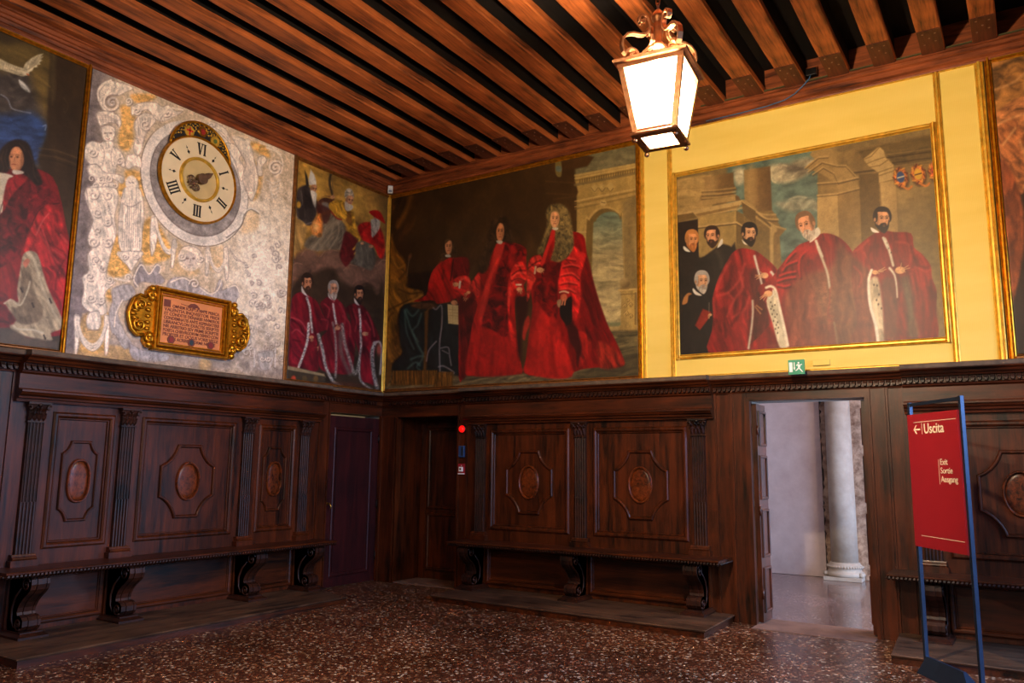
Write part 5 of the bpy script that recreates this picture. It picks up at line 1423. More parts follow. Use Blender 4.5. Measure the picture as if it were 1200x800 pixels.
# three men
cv.frame(330, 310, 5.0)
cv.poly([40, 210, 60, 130, 120, 60, 200, 50, 260, 20, 310, 30, 360, 100, 440, 130, 520, 110, 560, 170, 600, 130, 610, 760, 20, 760], (54, 40, 26), 3, tex=(20, 14, 8, .25))
def senator(px, py, body, trim, skin=(196, 132, 94), **kw):
    cv.robe(body, (104, 16, 26), (52, 6, 10), (176, 60, 64), 75, amp=.5, seed=int(px))
    cv.line(trim, 2.6, (176, 166, 156), .8, tex=(90, 1.2, 1.2, .4))
senator(0, 0, [60, 200, 110, 160, 160, 180, 210, 220, 240, 290, 270, 330, 265, 380, 220, 400, 210, 480, 215, 620, 130, 610, 90, 600, 40, 590, 45, 420, 42, 330], [148, 195, 165, 250, 172, 330, 180, 395])
cv.robe([50, 290, 110, 300, 140, 350, 155, 390, 150, 470, 120, 560, 100, 600, 60, 580, 60, 480, 45, 420], (124, 22, 34), (50, 5, 10), (196, 80, 84), 50, [(2, 60, 320, 110, 360, 130, 420), (-1.6, 55, 310, 110, 330, 145, 380), (-1.6, 60, 400, 90, 380, 135, 420), (2, 70, 440, 110, 450)], amp=.5, seed=9)
cv.line([158, 345, 155, 420, 140, 490, 100, 600], 3.0, (182, 172, 162), .8, tex=(90, 1, 1, .5)); cv.head(150, 110, 29, 48, 1, 0, (200, 132, 92), (44, 28, 18), (64, 42, 28))
cv.poly([118, 125, 130, 150, 150, 180, 160, 190, 120, 165], (200, 190, 180), .7); cv.hand(175, 425, 14, [(-4, 24), (4, 26), (10, 20)], (190, 130, 92)); cv.hand(218, 485, 10, [(-6, 18), (2, 20), (6, 16)], (180, 120, 86))
senator(1, 0, [235, 215, 280, 185, 330, 205, 370, 250, 390, 320, 420, 380, 430, 460, 420, 600, 400, 640, 330, 640, 240, 620, 215, 560, 225, 440, 270, 380, 250, 300, 228, 240], [302, 230, 310, 290, 320, 345])
for k, l in enumerate(([235, 320, 270, 330, 265, 380], [360, 300, 400, 350, 400, 420], [340, 230, 370, 290, 370, 340], [250, 230, 280, 260, 270, 310])): cv.line(l, 1.8, (176, 62, 66), 1, .6)
cv.line([215, 410, 240, 500, 260, 600, 300, 680, 350, 712], 3.6, (150, 142, 132), 1, tex=(90, 1.5, 1.5, .5)); cv.line([300, 340, 315, 430, 320, 560, 315, 660], 2.8, (140, 130, 118), 1, .8, tex=(90, 1.5, 1.5, .5)); cv.line([355, 350, 370, 460, 400, 560, 430, 640, 460, 560], 4.0, (132, 124, 112), 1.2, .85, tex=(90, 1.5, 1.5, .5))
cv.line([345, 400, 350, 520, 400, 640], 5.0, (96, 88, 78), 1.6, .7)
cv.head(303, 148, 27, 44, 1, 0, (200, 140, 104), (150, 140, 130), (168, 156, 142), bald=.7); cv.poly([272, 165, 285, 190, 302, 212, 310, 215, 278, 195], (200, 190, 180), .7); cv.hand(328, 372, 16, [(-8, -22), (2, -26), (14, -18), (-12, 14)], (190, 130, 92))
senator(2, 0, [380, 250, 430, 225, 480, 245, 520, 300, 560, 390, 575, 440, 560, 460, 540, 560, 550, 700, 500, 690, 465, 680, 460, 560, 440, 470, 410, 380, 400, 300, 372, 270], [455, 260, 462, 330, 462, 390])
for l in ([500, 280, 530, 350, 545, 420], [420, 260, 440, 330, 430, 390], [490, 330, 520, 380]): cv.line(l, 1.8, (176, 62, 66), 1, .6)
cv.line([462, 390, 465, 480, 455, 580, 465, 680, 540, 740], 2.6, (150, 142, 132), 1, tex=(90, 1.5, 1.5, .5)); cv.line([545, 460, 530, 520, 540, 640, 560, 720], 4.5, (140, 132, 122), 1.2, tex=(90, 1.5, 1.5, .5)); cv.line([545, 458, 575, 455, 585, 520, 578, 640], 2.6, (160, 150, 140), .9)
cv.ell(570, 500, 13, 32, (150, 70, 56), 0, 1.2)
cv.head(455, 175, 26, 42, 1, 0, (196, 132, 92), (30, 20, 16), (44, 30, 22)); cv.poly([425, 195, 440, 215, 455, 240, 430, 225], (200, 190, 180), .7); cv.hand(488, 405, 17, [(20, -8), (20, 2), (16, 10)], (196, 136, 96))
cv.poly([30, 590, 250, 640, 258, 660, 30, 615], (150, 128, 92), .8, False); cv.poly([30, 615, 256, 655, 258, 720, 28, 700], (66, 54, 38), .8, False)
for x, c in ((70, (196, 70, 40)), (135, (90, 70, 40)), (200, (110, 80, 40))): cv.ell(x, 668, 14, 18, c, 0, 1)
cv.poly([258, 690, 420, 690, 560, 740, 580, 770, 20, 745, 20, 705], (88, 46, 30), 1.5, alpha=.6)
cv.blotch(.12, 6); cv.grain(.12)
cv.mesh('canvas', M['oil'], p2, GO)
picture_frame(p2, TA, -1.865, -.005, 2.596, 5.562, .05, [M['old_gilt'], M['gilt_pale'], M['old_gilt'], M['old_gilt']], .045)
# ================= big painting: three men in red with long wigs
p3 = thing('painting', (2.05, 0, 2.6), 'large painting of three standing figures in scarlet robes and long wigs beside a sunlit arch', 'painting', 'oil paintings on the walls')
cv = Canvas('B', .045, 3.985, 2.65, 5.53, .02, 165)
cv.fill((66, 46, 20))
cv.frame()
cv.poly([440, 200, 760, 140, 760, 470, 440, 480], (66, 46, 20), 1, False, tex=(80, 40, 16, .2))
cv.poly([440, 200, 545, 205, 540, 240, 530, 270, 520, 330, 500, 420, 440, 470], (32, 18, 8), 12, tex=(80, 20, 8, .4))
cv.line([516, 205, 516, 245], 5, (74, 40, 18), 2, .7); cv.ell(508, 228, 10, 9, (66, 52, 34), 0, 4, .5)
for x, a in ((575, .5), (600, .35), (618, .5), (636, .4)): cv.line([x, 205, x-1, 330], 7, (84, 60, 26), 4, a)
cv.frame(640, 160, 5.717)
cv.poly([200, 60, 620, 30, 620, 260, 190, 260], (106, 96, 66), 2, False, tex=(-10, 20, 6, .3))
cv.poly([-1500, 300, -400, 260, 0, 175, 240, 120, 318, 138, 275, 198, 190, 215, 195, 300, 215, 375, 205, 640, 250, 760, -1500, 1000], (62, 40, 16), 2, False, alpha=.85, tex=(80, 30, 14, .2))
cv.poly([240, 120, 318, 138, 275, 198, 190, 215, 60, 240, 60, 170], (70, 44, 18), 1.2, False); cv.line([195, 300, 212, 325, 214, 380, 205, 400], 2, (84, 56, 26), 1)
for l in ([0, 300, 190, 310], [0, 380, 205, 390], [50, 420, 205, 400]): cv.line(l, 1.6, (86, 58, 26), 1, .7)
cv.poly([62, 170, 100, 165, 104, 240, 96, 270, 66, 255], (120, 100, 50), .8); cv.poly([66, 200, 100, 200, 100, 235, 68, 230], (96, 104, 90), .8)
B0 = (164, 132, 70)
cv.poly([192, 255, 606, 178, 620, 178, 620, 1500, 260, 1500, 255, 700, 205, 640, 205, 400, 215, 370, 195, 300], B0, 1, False, tex=(80, 30, 12, .12))
cv.poly([510, 440, 620, 380, 620, 1500, 515, 1500], (120, 100, 62), 3, False, alpha=.75, tex=(85, 30, 8, .15))
for dy, c, w in ((0, (186, 152, 88), 2.2), (18, (196, 160, 92), 1.6), (32, (120, 92, 46), 1.6), (60, (112, 92, 56), 3.2), (165, (196, 160, 96), 1.6), (182, (120, 92, 46), 1.4), (200, (176, 142, 82), 1.6), (215, (124, 96, 50), 1.2)):
    cv.line([194, 262+dy*1.04, 612, 182+dy], w, c, .8, .8, sm=False)
for k in range(24): cv.line([226+k*16, 306-k*3.0, 227+k*16, 290-k*3.0], 1.4, (96, 72, 36), .5, .7)
for x in (325, 375, 430): cv.ell(x, 345-(x-325)*.1, 22, 26, (176, 146, 84), 0, 1.2); cv.line([x-20, 345, x, 368, x+20, 345], .8, (120, 92, 48), .6)
# arch
cv.poly([262, 1500, 262, 620, 285, 540, 330, 490, 390, 468, 450, 480, 500, 530, 512, 600, 512, 1500], (184, 150, 86), 1.2)
cv.poly([268, 1500, 268, 640, 290, 560, 335, 505, 390, 480, 450, 492, 496, 530, 508, 600, 508, 1500], (108, 84, 40), 1.0)
cv.poly([314, 1500, 313, 660, 330, 570, 370, 520, 425, 503, 475, 515, 500, 560, 510, 620, 514, 1500], (92, 104, 84), 1.0, g=((420, 520), (420, 800), (166, 146, 98)), tex=(4, 14, 4, .25))
cv.ell(383, 447, 22, 20, (190, 158, 96), 0, 1); cv.line([372, 440, 394, 444], 1, (110, 84, 44), .6); cv.line([205, 640, 262, 640], 1.6, (190, 156, 92), .8); cv.line([512, 600, 600, 590], 1.4, (150, 124, 76), .8, .6)
cv.frame(640, 300, 5.0)
for y, x0, x1 in ((40, 300, 440), (90, 360, 440), (130, 290, 400), (200, 300, 420), (300, 330, 430)): cv.line([x0, y, (x0+x1)/2, y+9, x1, y-4], 2.2, (128, 118, 84), 1.6, .5); cv.line([x0+10, y+10, x1, y+6], 1.8, (188, 162, 108), 1.4, .6)
cv.poly([345, 388, 440, 385, 440, 415, 360, 420], (112, 112, 76), 1.2, False); cv.poly([365, 415, 545, 400, 545, 440, 370, 440], (158, 132, 78), 1, False)
cv.poly([425, 195, 515, 188, 540, 195, 545, 210, 520, 215, 520, 400, 545, 415, 545, 440, 425, 435, 437, 400, 440, 220], (160, 130, 70), .8, False, tex=(85, 20, 5, .2)); cv.line([425, 200, 545, 192], 1.8, (190, 156, 92), .6); cv.line([438, 225, 520, 220], .9, (110, 84, 42), .6); cv.line([522, 215, 522, 400], 1.2, (116, 90, 48), .6)
cv.ell(460, 158, 30, 30, (160, 134, 84), 0, 1, g=((445, 140), (480, 180), (100, 78, 44))); cv.line([440, 190, 480, 188], 2, (130, 102, 56), .8)
for (x, y, r) in ((462, 290, 12), (495, 285, 12), (470, 335, 14), (496, 350, 12), (480, 260, 9)): cv.line([x-r, y, x, y-r, x+r, y, x, y+r, x-r*.4, y], 1.0, (112, 86, 44), .6, .8); cv.line([x-r+2, y+2, x+2, y-r+2], .8, (196, 164, 102), .5, .7)
# ground
cv.poly([330, 440, 560, 436, 560, 740, -1000, 800, -1000, 690, 150, 650], (92, 80, 50), 2, False, tex=(-8, 18, 3, .5))
cv.poly([380, 600, 560, 560, 560, 740, 100, 750], (60, 50, 34), 6, alpha=.6)
cv.frame(540, 340, 6.667)
cv.poly([-700, 640, 0, 690, 100, 680, 460, 660, 900, 640, 900, 760, -700, 830], (98, 84, 56), 2, False, tex=(-14, 12, 3, .5))
RD, DR, LR_ = (146, 18, 14), (56, 4, 4), (200, 52, 40)
# left: drapery, table cloth, boy's staff
cv.frame(450, 200, 6.15)
cv.poly([45, 230, 100, 190, 240, 180, 225, 280, 190, 400, 130, 500, 100, 480, 60, 520, 45, 480], (60, 34, 10), 3, tex=(-65, 20, 5, .7)); cv.line([195, 190, 160, 290, 100, 400], 4.5, (128, 80, 24), 2.5, .8); cv.line([150, 220, 110, 330], 2, (30, 16, 6), 2, .8)
cv.line([225, 330, 200, 400, 150, 450], 2.5, (96, 56, 18), 2, .6)
cv.poly([45, 470, 80, 560, 110, 600, 150, 650, 170, 780, 160, 860, 250, 900, 260, 960, 100, 1000, 45, 960], (132, 84, 22), 2, tex=(60, 16, 5, .6)); cv.line([60, 620, 100, 700, 150, 680], 2.2, (176, 120, 40), 1.2, .8); cv.line([110, 780, 160, 720, 160, 650], 2, (70, 40, 12), 1.2, .7)
cv.ell(186, 620, 9, 18, (130, 84, 50), 20, 1.5); cv.line([180, 640, 165, 760], .8, (130, 110, 80), .7, .7)
cv.frame(450, 330, 5.717)
cv.poly([25, 0, 100, 0, 160, 40, 250, 60, 265, 90, 230, 110, 160, 140, 110, 180, 90, 260, 110, 400, 125, 470, 60, 540, 20, 560, 10, 260], (124, 82, 24), 1.5, tex=(65, 16, 5, .55))
for l in ([100, 50, 170, 80, 250, 70], [30, 190, 90, 160, 180, 120], [30, 260, 40, 230, 60, 210]): cv.line(l, 2, (60, 34, 10), 1.2, .7)
cv.line([120, 160, 180, 130, 260, 90], 2.0, (176, 122, 46), 1, .7); cv.poly([18, 540, 55, 560, 45, 640, 15, 700], (110, 72, 24), 1.2)
cv.poly([110, 180, 200, 140, 300, 150, 420, 150, 505, 150, 520, 500, 540, 640, 460, 620, 240, 600, 70, 600, 60, 560, 110, 500, 125, 470, 108, 400], (18, 26, 26), 1.5, tex=(80, 14, 6, .5))
cv.poly([180, 150, 300, 140, 360, 165, 300, 185, 200, 175], (72, 46, 24), 1.2, tex=(5, 6, 3, .4))
TE = (78, 112, 104)
for l, w in (([140, 190, 170, 290, 190, 340, 230, 430, 260, 480], 2.4), ([250, 215, 225, 290, 190, 330, 230, 400], 1.8), ([150, 185, 190, 230, 230, 190], 2.0), ([180, 520, 230, 500, 270, 500], 2.2), ([160, 580, 210, 540, 240, 560], 2.2), ([140, 200, 150, 330, 200, 450], 1.4), ([270, 480, 250, 530, 220, 570, 240, 590], 1.6)): cv.line(l, w, TE, 1.4, .65)
cv.poly([270, 200, 300, 180, 290, 440, 285, 600, 262, 600, 272, 420], (96, 62, 20), 1.2, False, alpha=.85)
for l, w in (([330, 175, 350, 185, 385, 160, 388, 280, 372, 420, 375, 600], 1.8), ([285, 530, 300, 460, 350, 400], 1.6), ([380, 445, 430, 440, 440, 500, 450, 560], 1.6), ([365, 570, 400, 565, 460, 600, 462, 615, 390, 605], 1.8), ([390, 460, 430, 480], 1.2)): cv.line(l, w, (140, 130, 132), .8, .75)
for x0, x1, y0, y1 in ((60, 360, 600, 690), (350, 465, 610, 710)): cv.poly([x0, y0-5, x1, y0-8, x1-5, y1, x0-20, y1+5], (104, 68, 20), 1.0, False, tex=(90, 12, 1.2, .6, x0))
cv.poly([425, 150, 500, 158, 502, 288, 430, 280], (196, 174, 118), .7, False); cv.lines([[435, 185, 495, 190], [435, 205, 495, 210], [435, 225, 495, 230], [460, 160, 462, 280]], .5, (140, 118, 76), alpha=.7, sm=False)
# figure 1 (nearest the corner)
cv.robe([200, 130, 280, 90, 300, 0, 330, -80, 400, -140, 470, -165, 560, -130, 570, -60, 560, 0, 600, 60, 640, 100, 640, 250, 580, 330, 545, 600, 500, 640, 500, 150, 440, 135, 360, 150, 330, 125, 250, 130], (150, 18, 14), DR, LR_, 60, amp=.45, seed=3)
cv.poly([505, 120, 560, 60, 640, 60, 640, 260, 590, 400, 560, 600, 520, 640, 505, 400], (88, 10, 8), 1.5, tex=(85, 20, 4, .5))
cv.frame(450, 200, 6.15)
cv.poly([500, 640, 560, 620, 610, 640, 615, 740, 560, 790, 500, 780, 480, 700], (96, 8, 12), 1.2, tex=(70, 12, 4, .4)); cv.line([500, 640, 490, 720, 480, 790], 1.2, (50, 2, 4), .8)
cv.line([440, 620, 380, 700, 340, 790], 2, LR_, 1.5, .6); cv.line([430, 720, 420, 780], 2, DR, 1.5, .6)
cv.poly([420, 560, 425, 510, 460, 490, 500, 505, 520, 560, 525, 620, 490, 625, 480, 600, 430, 640, 400, 640], (60, 42, 24), 1.6, tex=(85, 6, 2.4, .5)); cv.head(465, 550, 27, 52, 0, 0, (204, 138, 92)); cv.poly([438, 530, 445, 500, 470, 490, 490, 510, 470, 502], (80, 56, 30), .8); cv.poly([445, 605, 475, 605, 480, 622, 445, 620], (200, 190, 170), .6)
cv.frame(540, 230, 6.667)
cv.poly([-60, 660, 0, 620, 60, 630, 80, 680, 70, 760, 20, 780, -50, 740], (180, 32, 26), 1.0, tex=(30, 8, 3, .5)); cv.line([0, 650, 50, 640, 75, 690], 2, (226, 90, 74), 1, .7)
cv.frame(450, 330, 5.717)
cv.hand(482, 18, 20, [(-22, -8), (-20, 8), (-10, 20)], (206, 150, 100)); cv.line([510, 0, 505, 40], 2.4, (206, 196, 170), .7); cv.hand(470, 140, 22, [(24, 6), (22, 16), (14, -4)], (196, 132, 88))
cv.hand(572, 75, 18, [(-36, 50), (-26, 56), (-40, 36), (-12, 44)], (214, 150, 98)); 
# figure 2
cv.frame(540, 230, 6.667)
cv.robe([130, 600, 180, 560, 230, 470, 270, 380, 290, 360, 360, 355, 440, 370, 500, 400, 512, 430, 510, 480, 520, 600, 515, 650, 490, 700, 510, 780, 430, 800, 430, 1000, 470, 1300, 480, 1370, 430, 1390, 220, 1400, 100, 1400, 35, 1380, 60, 1200, 90, 1000, 130, 850, 100, 800, 40, 790, 20, 770, 80, 700], RD, DR, LR_, 78, amp=.35, seed=5)
cv.poly([165, 500, 130, 640, 115, 800, 60, 860, 20, 880, 100, 720], (60, 6, 6), 2, alpha=.8)
cv.poly([130, 610, 150, 600, 150, 740, 130, 790, 90, 740, 40, 740, 70, 690], (196, 44, 34), 1.2, tex=(60, 7, 3, .5))
cv.poly([280, 370, 350, 360, 330, 440, 280, 560, 250, 640, 220, 760, 170, 1000, 140, 950, 150, 850, 190, 700, 235, 560], (206, 46, 34), 1.2, tex=(105, 20, 4, .25))
cv.poly([350, 362, 440, 372, 505, 410, 505, 480, 430, 520, 390, 580, 370, 680, 365, 800, 390, 860, 375, 1000, 370, 1100, 320, 1090, 240, 1040, 160, 1010, 230, 760, 290, 560, 330, 440], (106, 8, 10), 1.4, tex=(60, 7, 6, .65, 12))
cv.poly([385, 400, 430, 410, 420, 520, 380, 560], (170, 26, 22), 2, alpha=.6)
cv.poly([430, 530, 490, 510, 510, 570, 515, 640, 480, 690, 430, 720, 400, 760, 380, 900, 400, 990, 430, 1080, 440, 1160, 410, 1200, 385, 1100, 370, 960, 368, 720, 390, 600], (190, 32, 24), 1.2, tex=(60, 12, 4, .5))
for l in ([395, 640, 440, 600, 510, 600], [400, 680, 440, 640, 500, 650], [430, 540, 480, 540], [385, 720, 372, 850]): cv.line(l, 1.8, (232, 88, 70), 1, .7)
for l in ([400, 615, 450, 580, 505, 580], [400, 660, 450, 640, 500, 660]): cv.line(l, 1.4, DR, .9, .7)
cv.poly([430, 790, 480, 790, 530, 770, 520, 900, 480, 1050, 470, 1280, 440, 1200, 440, 1000], (44, 10, 8), 2, alpha=.9)
cv.poly([40, 1380, 60, 1200, 100, 1050, 160, 1015, 240, 1045, 330, 1100, 380, 1100, 440, 1280, 480, 1370, 430, 1390, 220, 1410, 100, 1400], (168, 24, 18), 1.5, alpha=.9, tex=(85, 26, 7, .3, 6))
for l in ([160, 1100, 140, 1250, 120, 1380], [260, 1100, 250, 1250, 240, 1390], [350, 1150, 370, 1380], [90, 1150, 70, 1350]): cv.line(l, 2.6, (116, 12, 10), 2, .6)
cv.hand(458, 725, 24, [(6, 36), (16, 38), (-12, 30), (24, 24)], (206, 140, 96)); cv.line([435, 690, 470, 690], 2, (226, 206, 170), .8)
cv.hand(60, 750, 16, [(-30, 24), (-22, 34), (-36, 14)], (220, 156, 100))
cv.poly([240, 200, 270, 165, 320, 148, 355, 160, 380, 220, 395, 280, 415, 340, 400, 370, 350, 360, 300, 355, 270, 380, 240, 460, 215, 560, 180, 600, 140, 590, 140, 520, 180, 430, 200, 350, 220, 270], (54, 36, 18), 1.6, tex=(80, 5, 3, .55))
cv.head(308, 280, 34, 72, 0, 2, (210, 134, 84)); cv.poly([272, 270, 275, 215, 310, 190, 340, 215, 345, 270, 330, 220, 300, 210], (48, 30, 14), 1); cv.poly([278, 345, 325, 348, 318, 372, 290, 368], (206, 196, 176), .7)
# figure 3
cv.frame()
cv.robe([648, 268, 664, 270, 683, 275, 687, 293, 690, 310, 698, 340, 710, 376, 722, 400, 731, 422, 728, 429, 705, 430, 680, 433, 660, 441, 635, 440, 615, 437, 617, 418, 624, 370, 622, 340, 619, 311, 623, 301, 632, 299, 640, 303], (126, 12, 10), DR, LR_, 80, amp=.35, seed=8)
cv.frame(640, 300, 5.0)
cv.poly([200, 0, 240, 0, 290, 200, 350, 380, 410, 530, 455, 610, 440, 645, 320, 650, 270, 600, 240, 480, 200, 300, 210, 200], (96, 8, 8), 1.5, tex=(70, 26, 4, .45)); cv.poly([300, 500, 400, 540, 455, 612, 440, 645, 320, 655], (134, 34, 20), 2, alpha=.8, tex=(70, 12, 3, .5))
cv.frame(540, 230, 6.667)
cv.poly([540, 500, 580, 470, 620, 460, 640, 520, 600, 545, 575, 580, 590, 640, 560, 700, 530, 800, 515, 800, 520, 600], (200, 48, 36), 1.1, tex=(60, 8, 3, .5)); cv.line([530, 560, 580, 520, 625, 500], 1.6, DR, 1, .7)
cv.poly([710, 260, 760, 250, 740, 300, 700, 380, 670, 470, 645, 535, 625, 530, 650, 440, 690, 330], (196, 34, 28), 1)
cv.poly([640, 540, 700, 510, 780, 520, 790, 600, 760, 700, 760, 860, 740, 980, 700, 1010, 660, 960, 600, 880, 575, 820, 580, 720, 610, 620], (98, 8, 8), 1.5, tex=(60, 7, 6, .6, 14))
cv.frame(540, 340, 6.667)
cv.poly([575, 95, 640, 150, 690, 205, 720, 200, 760, 260, 800, 400, 880, 640, 800, 690, 640, 680, 495, 640, 510, 540, 540, 300], (172, 26, 20), 1.4, tex=(85, 24, 8, .3, 7)); cv.line([560, 250, 540, 400, 520, 600], 2.4, (120, 12, 10), 2, .6); cv.line([700, 300, 720, 480, 740, 660], 2.6, (120, 12, 10), 2, .6); cv.line([620, 300, 610, 640], 2.4, (196, 44, 32), 2, .5)
cv.poly([500, 240, 530, 200, 540, 260, 510, 340, 500, 390, 480, 360], (190, 40, 30), 1.2, alpha=.8)
cv.frame(640, 300, 5.0)
cv.poly([140, 370, 160, 400, 180, 420, 205, 480, 210, 560, 195, 640, 180, 640, 175, 560, 140, 500, 125, 430, 110, 395], (52, 8, 8), 1.5); cv.poly([190, 440, 240, 460, 265, 530, 240, 600, 200, 650, 190, 620, 208, 540], (140, 22, 16), 1.4, tex=(80, 12, 3, .4))
cv.poly([150, -60, 200, -30, 235, 0, 200, 120, 205, 240, 190, 330, 170, 380, 150, 340, 150, 240, 130, 210, 80, 210, 65, 150, 80, 80, 100, 20], (196, 30, 26), 1.2, tex=(60, 14, 4, .5))
for l in ([85, 160, 130, 150, 180, 160], [100, 60, 150, 50, 190, 60], [90, 110, 150, 100, 190, 130], [120, 10, 170, 20], [80, 195, 130, 190, 170, 210]): cv.line(l, 2.0, (234, 78, 62), 1.2, .7); cv.line([v+(10 if i % 2 else 0) for i, v in enumerate(l)], 1.6, DR, 1, .6)
cv.line([85, 20, 75, 100, 60, 180, 60, 260], 2.0, (60, 4, 4), 1.2, .7)
cv.poly([85, 270, 120, 250, 150, 240, 152, 320, 150, 380, 125, 405, 100, 380, 80, 340], (22, 14, 12), 1); cv.poly([65, 260, 90, 255, 80, 300, 66, 290], (150, 120, 86), .8)
cv.ell(104, 242, 20, 22, (186, 92, 60), 0, .9); cv.line([100, 255, 92, 285], 1.6, (196, 120, 80), .6); cv.line([112, 258, 108, 285], 1.6, (196, 120, 80), .6); cv.line([80, 212, 104, 206, 130, 214], 1.8, (206, 180, 140), .8)
cv.frame(540, 230, 6.667)
cv.hand(618, 575, 28, [(34, -8), (36, 4), (28, 22), (10, 26)], (208, 146, 98)); cv.line([585, 550, 578, 600], 2.2, (206, 170, 130), .8)
cv.poly([680, 90, 700, 68, 730, 62, 755, 55, 790, 62, 830, 90, 860, 170, 880, 300, 880, 400, 840, 470, 800, 500, 760, 515, 720, 505, 700, 490, 730, 400, 745, 300, 735, 255, 712, 250, 690, 300, 660, 380, 640, 440, 605, 450, 600, 420, 625, 370, 660, 280, 675, 200, 665, 130], (112, 92, 52), 1.4, tex=(85, 4, 2.5, .5))
cv.poly([740, 260, 800, 260, 860, 340, 820, 450, 760, 500, 715, 490, 735, 400], (104, 86, 50), 1.4, tex=(80, 4, 2.5, .5, 5))
cv.head(735, 180, 38, 66, 0, 2, (222, 156, 104)); cv.poly([696, 160, 700, 118, 735, 100, 770, 120, 776, 165, 760, 128, 735, 118, 710, 126], (120, 100, 60), 1); cv.poly([715, 245, 760, 245, 755, 262, 722, 262], (206, 190, 160), .7)
cv.blotch(.1, 4); cv.grain(.1)
cv.mesh('canvas', M['oil'], p3, GO)
picture_frame(p3, TB, .0, 4.05, 2.596, 5.562, .06, [M['gilt_pale'], M['gilt'], M['old_gilt'], M['gilt']], .05)

# ================= painting of six men inside the yellow panel
p4 = thing('painting', (5.86, 0, 2.8), 'gilt framed painting of six bearded men, three in crimson ermine-edged robes, before stone columns', 'painting', 'oil paintings on the walls')
cv = Canvas('B', 4.515, 7.185, 2.86, 4.985, .035, 175)
cv.fill((122, 98, 58)); cv.frame()
cv.poly([780, 180, 1120, 140, 1120, 430, 780, 430], (120, 98, 58), 1, False, tex=(80, 30, 14, .12))
ST, SL, SD = (140, 110, 62), (176, 144, 88), (84, 64, 34)
cv.frame(860, 170, 6.15)
cv.poly([-50, -20, 700, -60, 660, 640, 260, 900, -50, 900], (88, 104, 90), 2, False, tex=(-12, 22, 8, .25))
for (l, c) in (([265, 150, 320, 140, 400, 140, 440, 110, 560, 90, 600, 130, 540, 200, 480, 240, 400, 270, 300, 270, 262, 220], (150, 138, 108)), ([330, 140, 480, 150, 540, 190, 420, 200], (108, 96, 78)), ([300, 420, 380, 400, 460, 370, 540, 380, 600, 400, 640, 470, 520, 470, 400, 480], (132, 130, 106)), ([0, 180, 70, 170, 75, 260, 20, 285], (168, 156, 124))): cv.poly(l, c, 3, tex=(-20, 10, 5, .3))
cv.line([268, 180, 275, 250, 300, 268], 1.4, (196, 180, 140), 1); cv.line([400, 390, 460, 370, 520, 378], 1.2, (176, 168, 136), 1, .8); cv.line([340, 165, 350, 145, 380, 150], 1.4, (190, 176, 140), 1, .8)
# column between the sky patches
cv.poly([72, 180, 262, 150, 275, 480, 150, 500, 78, 420], (132, 104, 60), 1, False, g=((80, 300), (270, 300), (92, 66, 36))); cv.poly([90, 180, 150, 170, 160, 460, 100, 430], (160, 128, 78), 4, alpha=.6)
cv.poly([150, 490, 200, 475, 275, 470, 300, 500, 318, 530, 320, 560, 340, 590, 372, 605, 360, 625, 330, 660, 345, 900, -60, 900, -60, 560, 60, 520], (120, 94, 52), 1, False)
for l in ([150, 480, 220, 500, 300, 500], [180, 500, 240, 530, 318, 535], [0, 430, 70, 400, 130, 450, 240, 540, 290, 580, 372, 605], [0, 480, 60, 450, 120, 490, 270, 600]): cv.line(l, 2.0, SL, .9, .8)
for l in ([0, 450, 65, 425, 130, 470, 240, 560, 280, 600], [0, 520, 60, 500, 130, 545], [180, 515, 250, 545, 318, 548]): cv.line(l, 1.4, SD, .8, .8)
cv.poly([262, 600, 300, 585, 310, 620, 285, 660, 285, 900, 262, 900], (164, 134, 80), 1); cv.poly([10, 470, 65, 500, 130, 555, 250, 640, 262, 900, 10, 900], (112, 90, 50), 1.2, False, alpha=.8)
# left pedestal and its column
cv.frame(785, 190, 6.667)
cv.poly([40, 140, 250, 100, 330, 100, 330, 360, 40, 400], (166, 134, 78), 1, False, tex=(0, 16, 6, .15))
cv.lines([[45, 215, 250, 200], [45, 290, 200, 270], [45, 350, 150, 340]], .8, (130, 100, 54), alpha=.5, sm=False)
cv.poly([250, 118, 495, 80, 500, 170, 520, 215, 480, 235, 540, 270, 555, 300, 210, 345, 230, 300, 245, 250, 270, 200, 275, 150], (142, 110, 64), 1, False, g=((260, 200), (520, 200), (96, 70, 38))); cv.poly([300, 115, 360, 105, 360, 240, 280, 260], (172, 140, 88), 4, alpha=.5)
for y in (205, 235, 262): cv.line([255, y+20, 380, y+12, 510, y-4], 2.0, SL, .9, .7); cv.line([250, y+30, 380, y+22, 515, y+6], 1.2, SD, .8, .7)
cv.poly([210, 345, 230, 300, 510, 262, 515, 300], (160, 128, 76), .8, False)
cv.poly([40, 400, 180, 375, 570, 295, 660, 350, 670, 380, 560, 330, 530, 350, 520, 375, 215, 430, 180, 395, 45, 470], SL, .8, False)
cv.poly([200, 405, 540, 335, 550, 350, 215, 428], (130, 100, 54), .8, False); cv.poly([45, 415, 180, 395, 212, 430, 48, 472], (104, 80, 42), .8, False)
cv.poly([560, 310, 670, 380, 670, 470, 575, 410, 570, 380], (96, 74, 40), .8, False); cv.line([570, 300, 670, 365], 1.4, (150, 122, 70), .7)
cv.poly([218, 430, 520, 378, 520, 800, 225, 800], (150, 122, 68), .8, False, tex=(85, 30, 10, .1)); cv.poly([518, 380, 576, 410, 590, 800, 520, 800], (104, 82, 44), .8, False)
for l in ([218, 505, 520, 470, 570, 500], ): cv.line(l, 2.2, SL, .7, sm=False); cv.line([v+(12 if i % 2 else 0) for i, v in enumerate(l)], 1.2, SD, .6, sm=False)
cv.poly([45, 475, 218, 445, 228, 800, 45, 800], (34, 24, 18), .8, False)
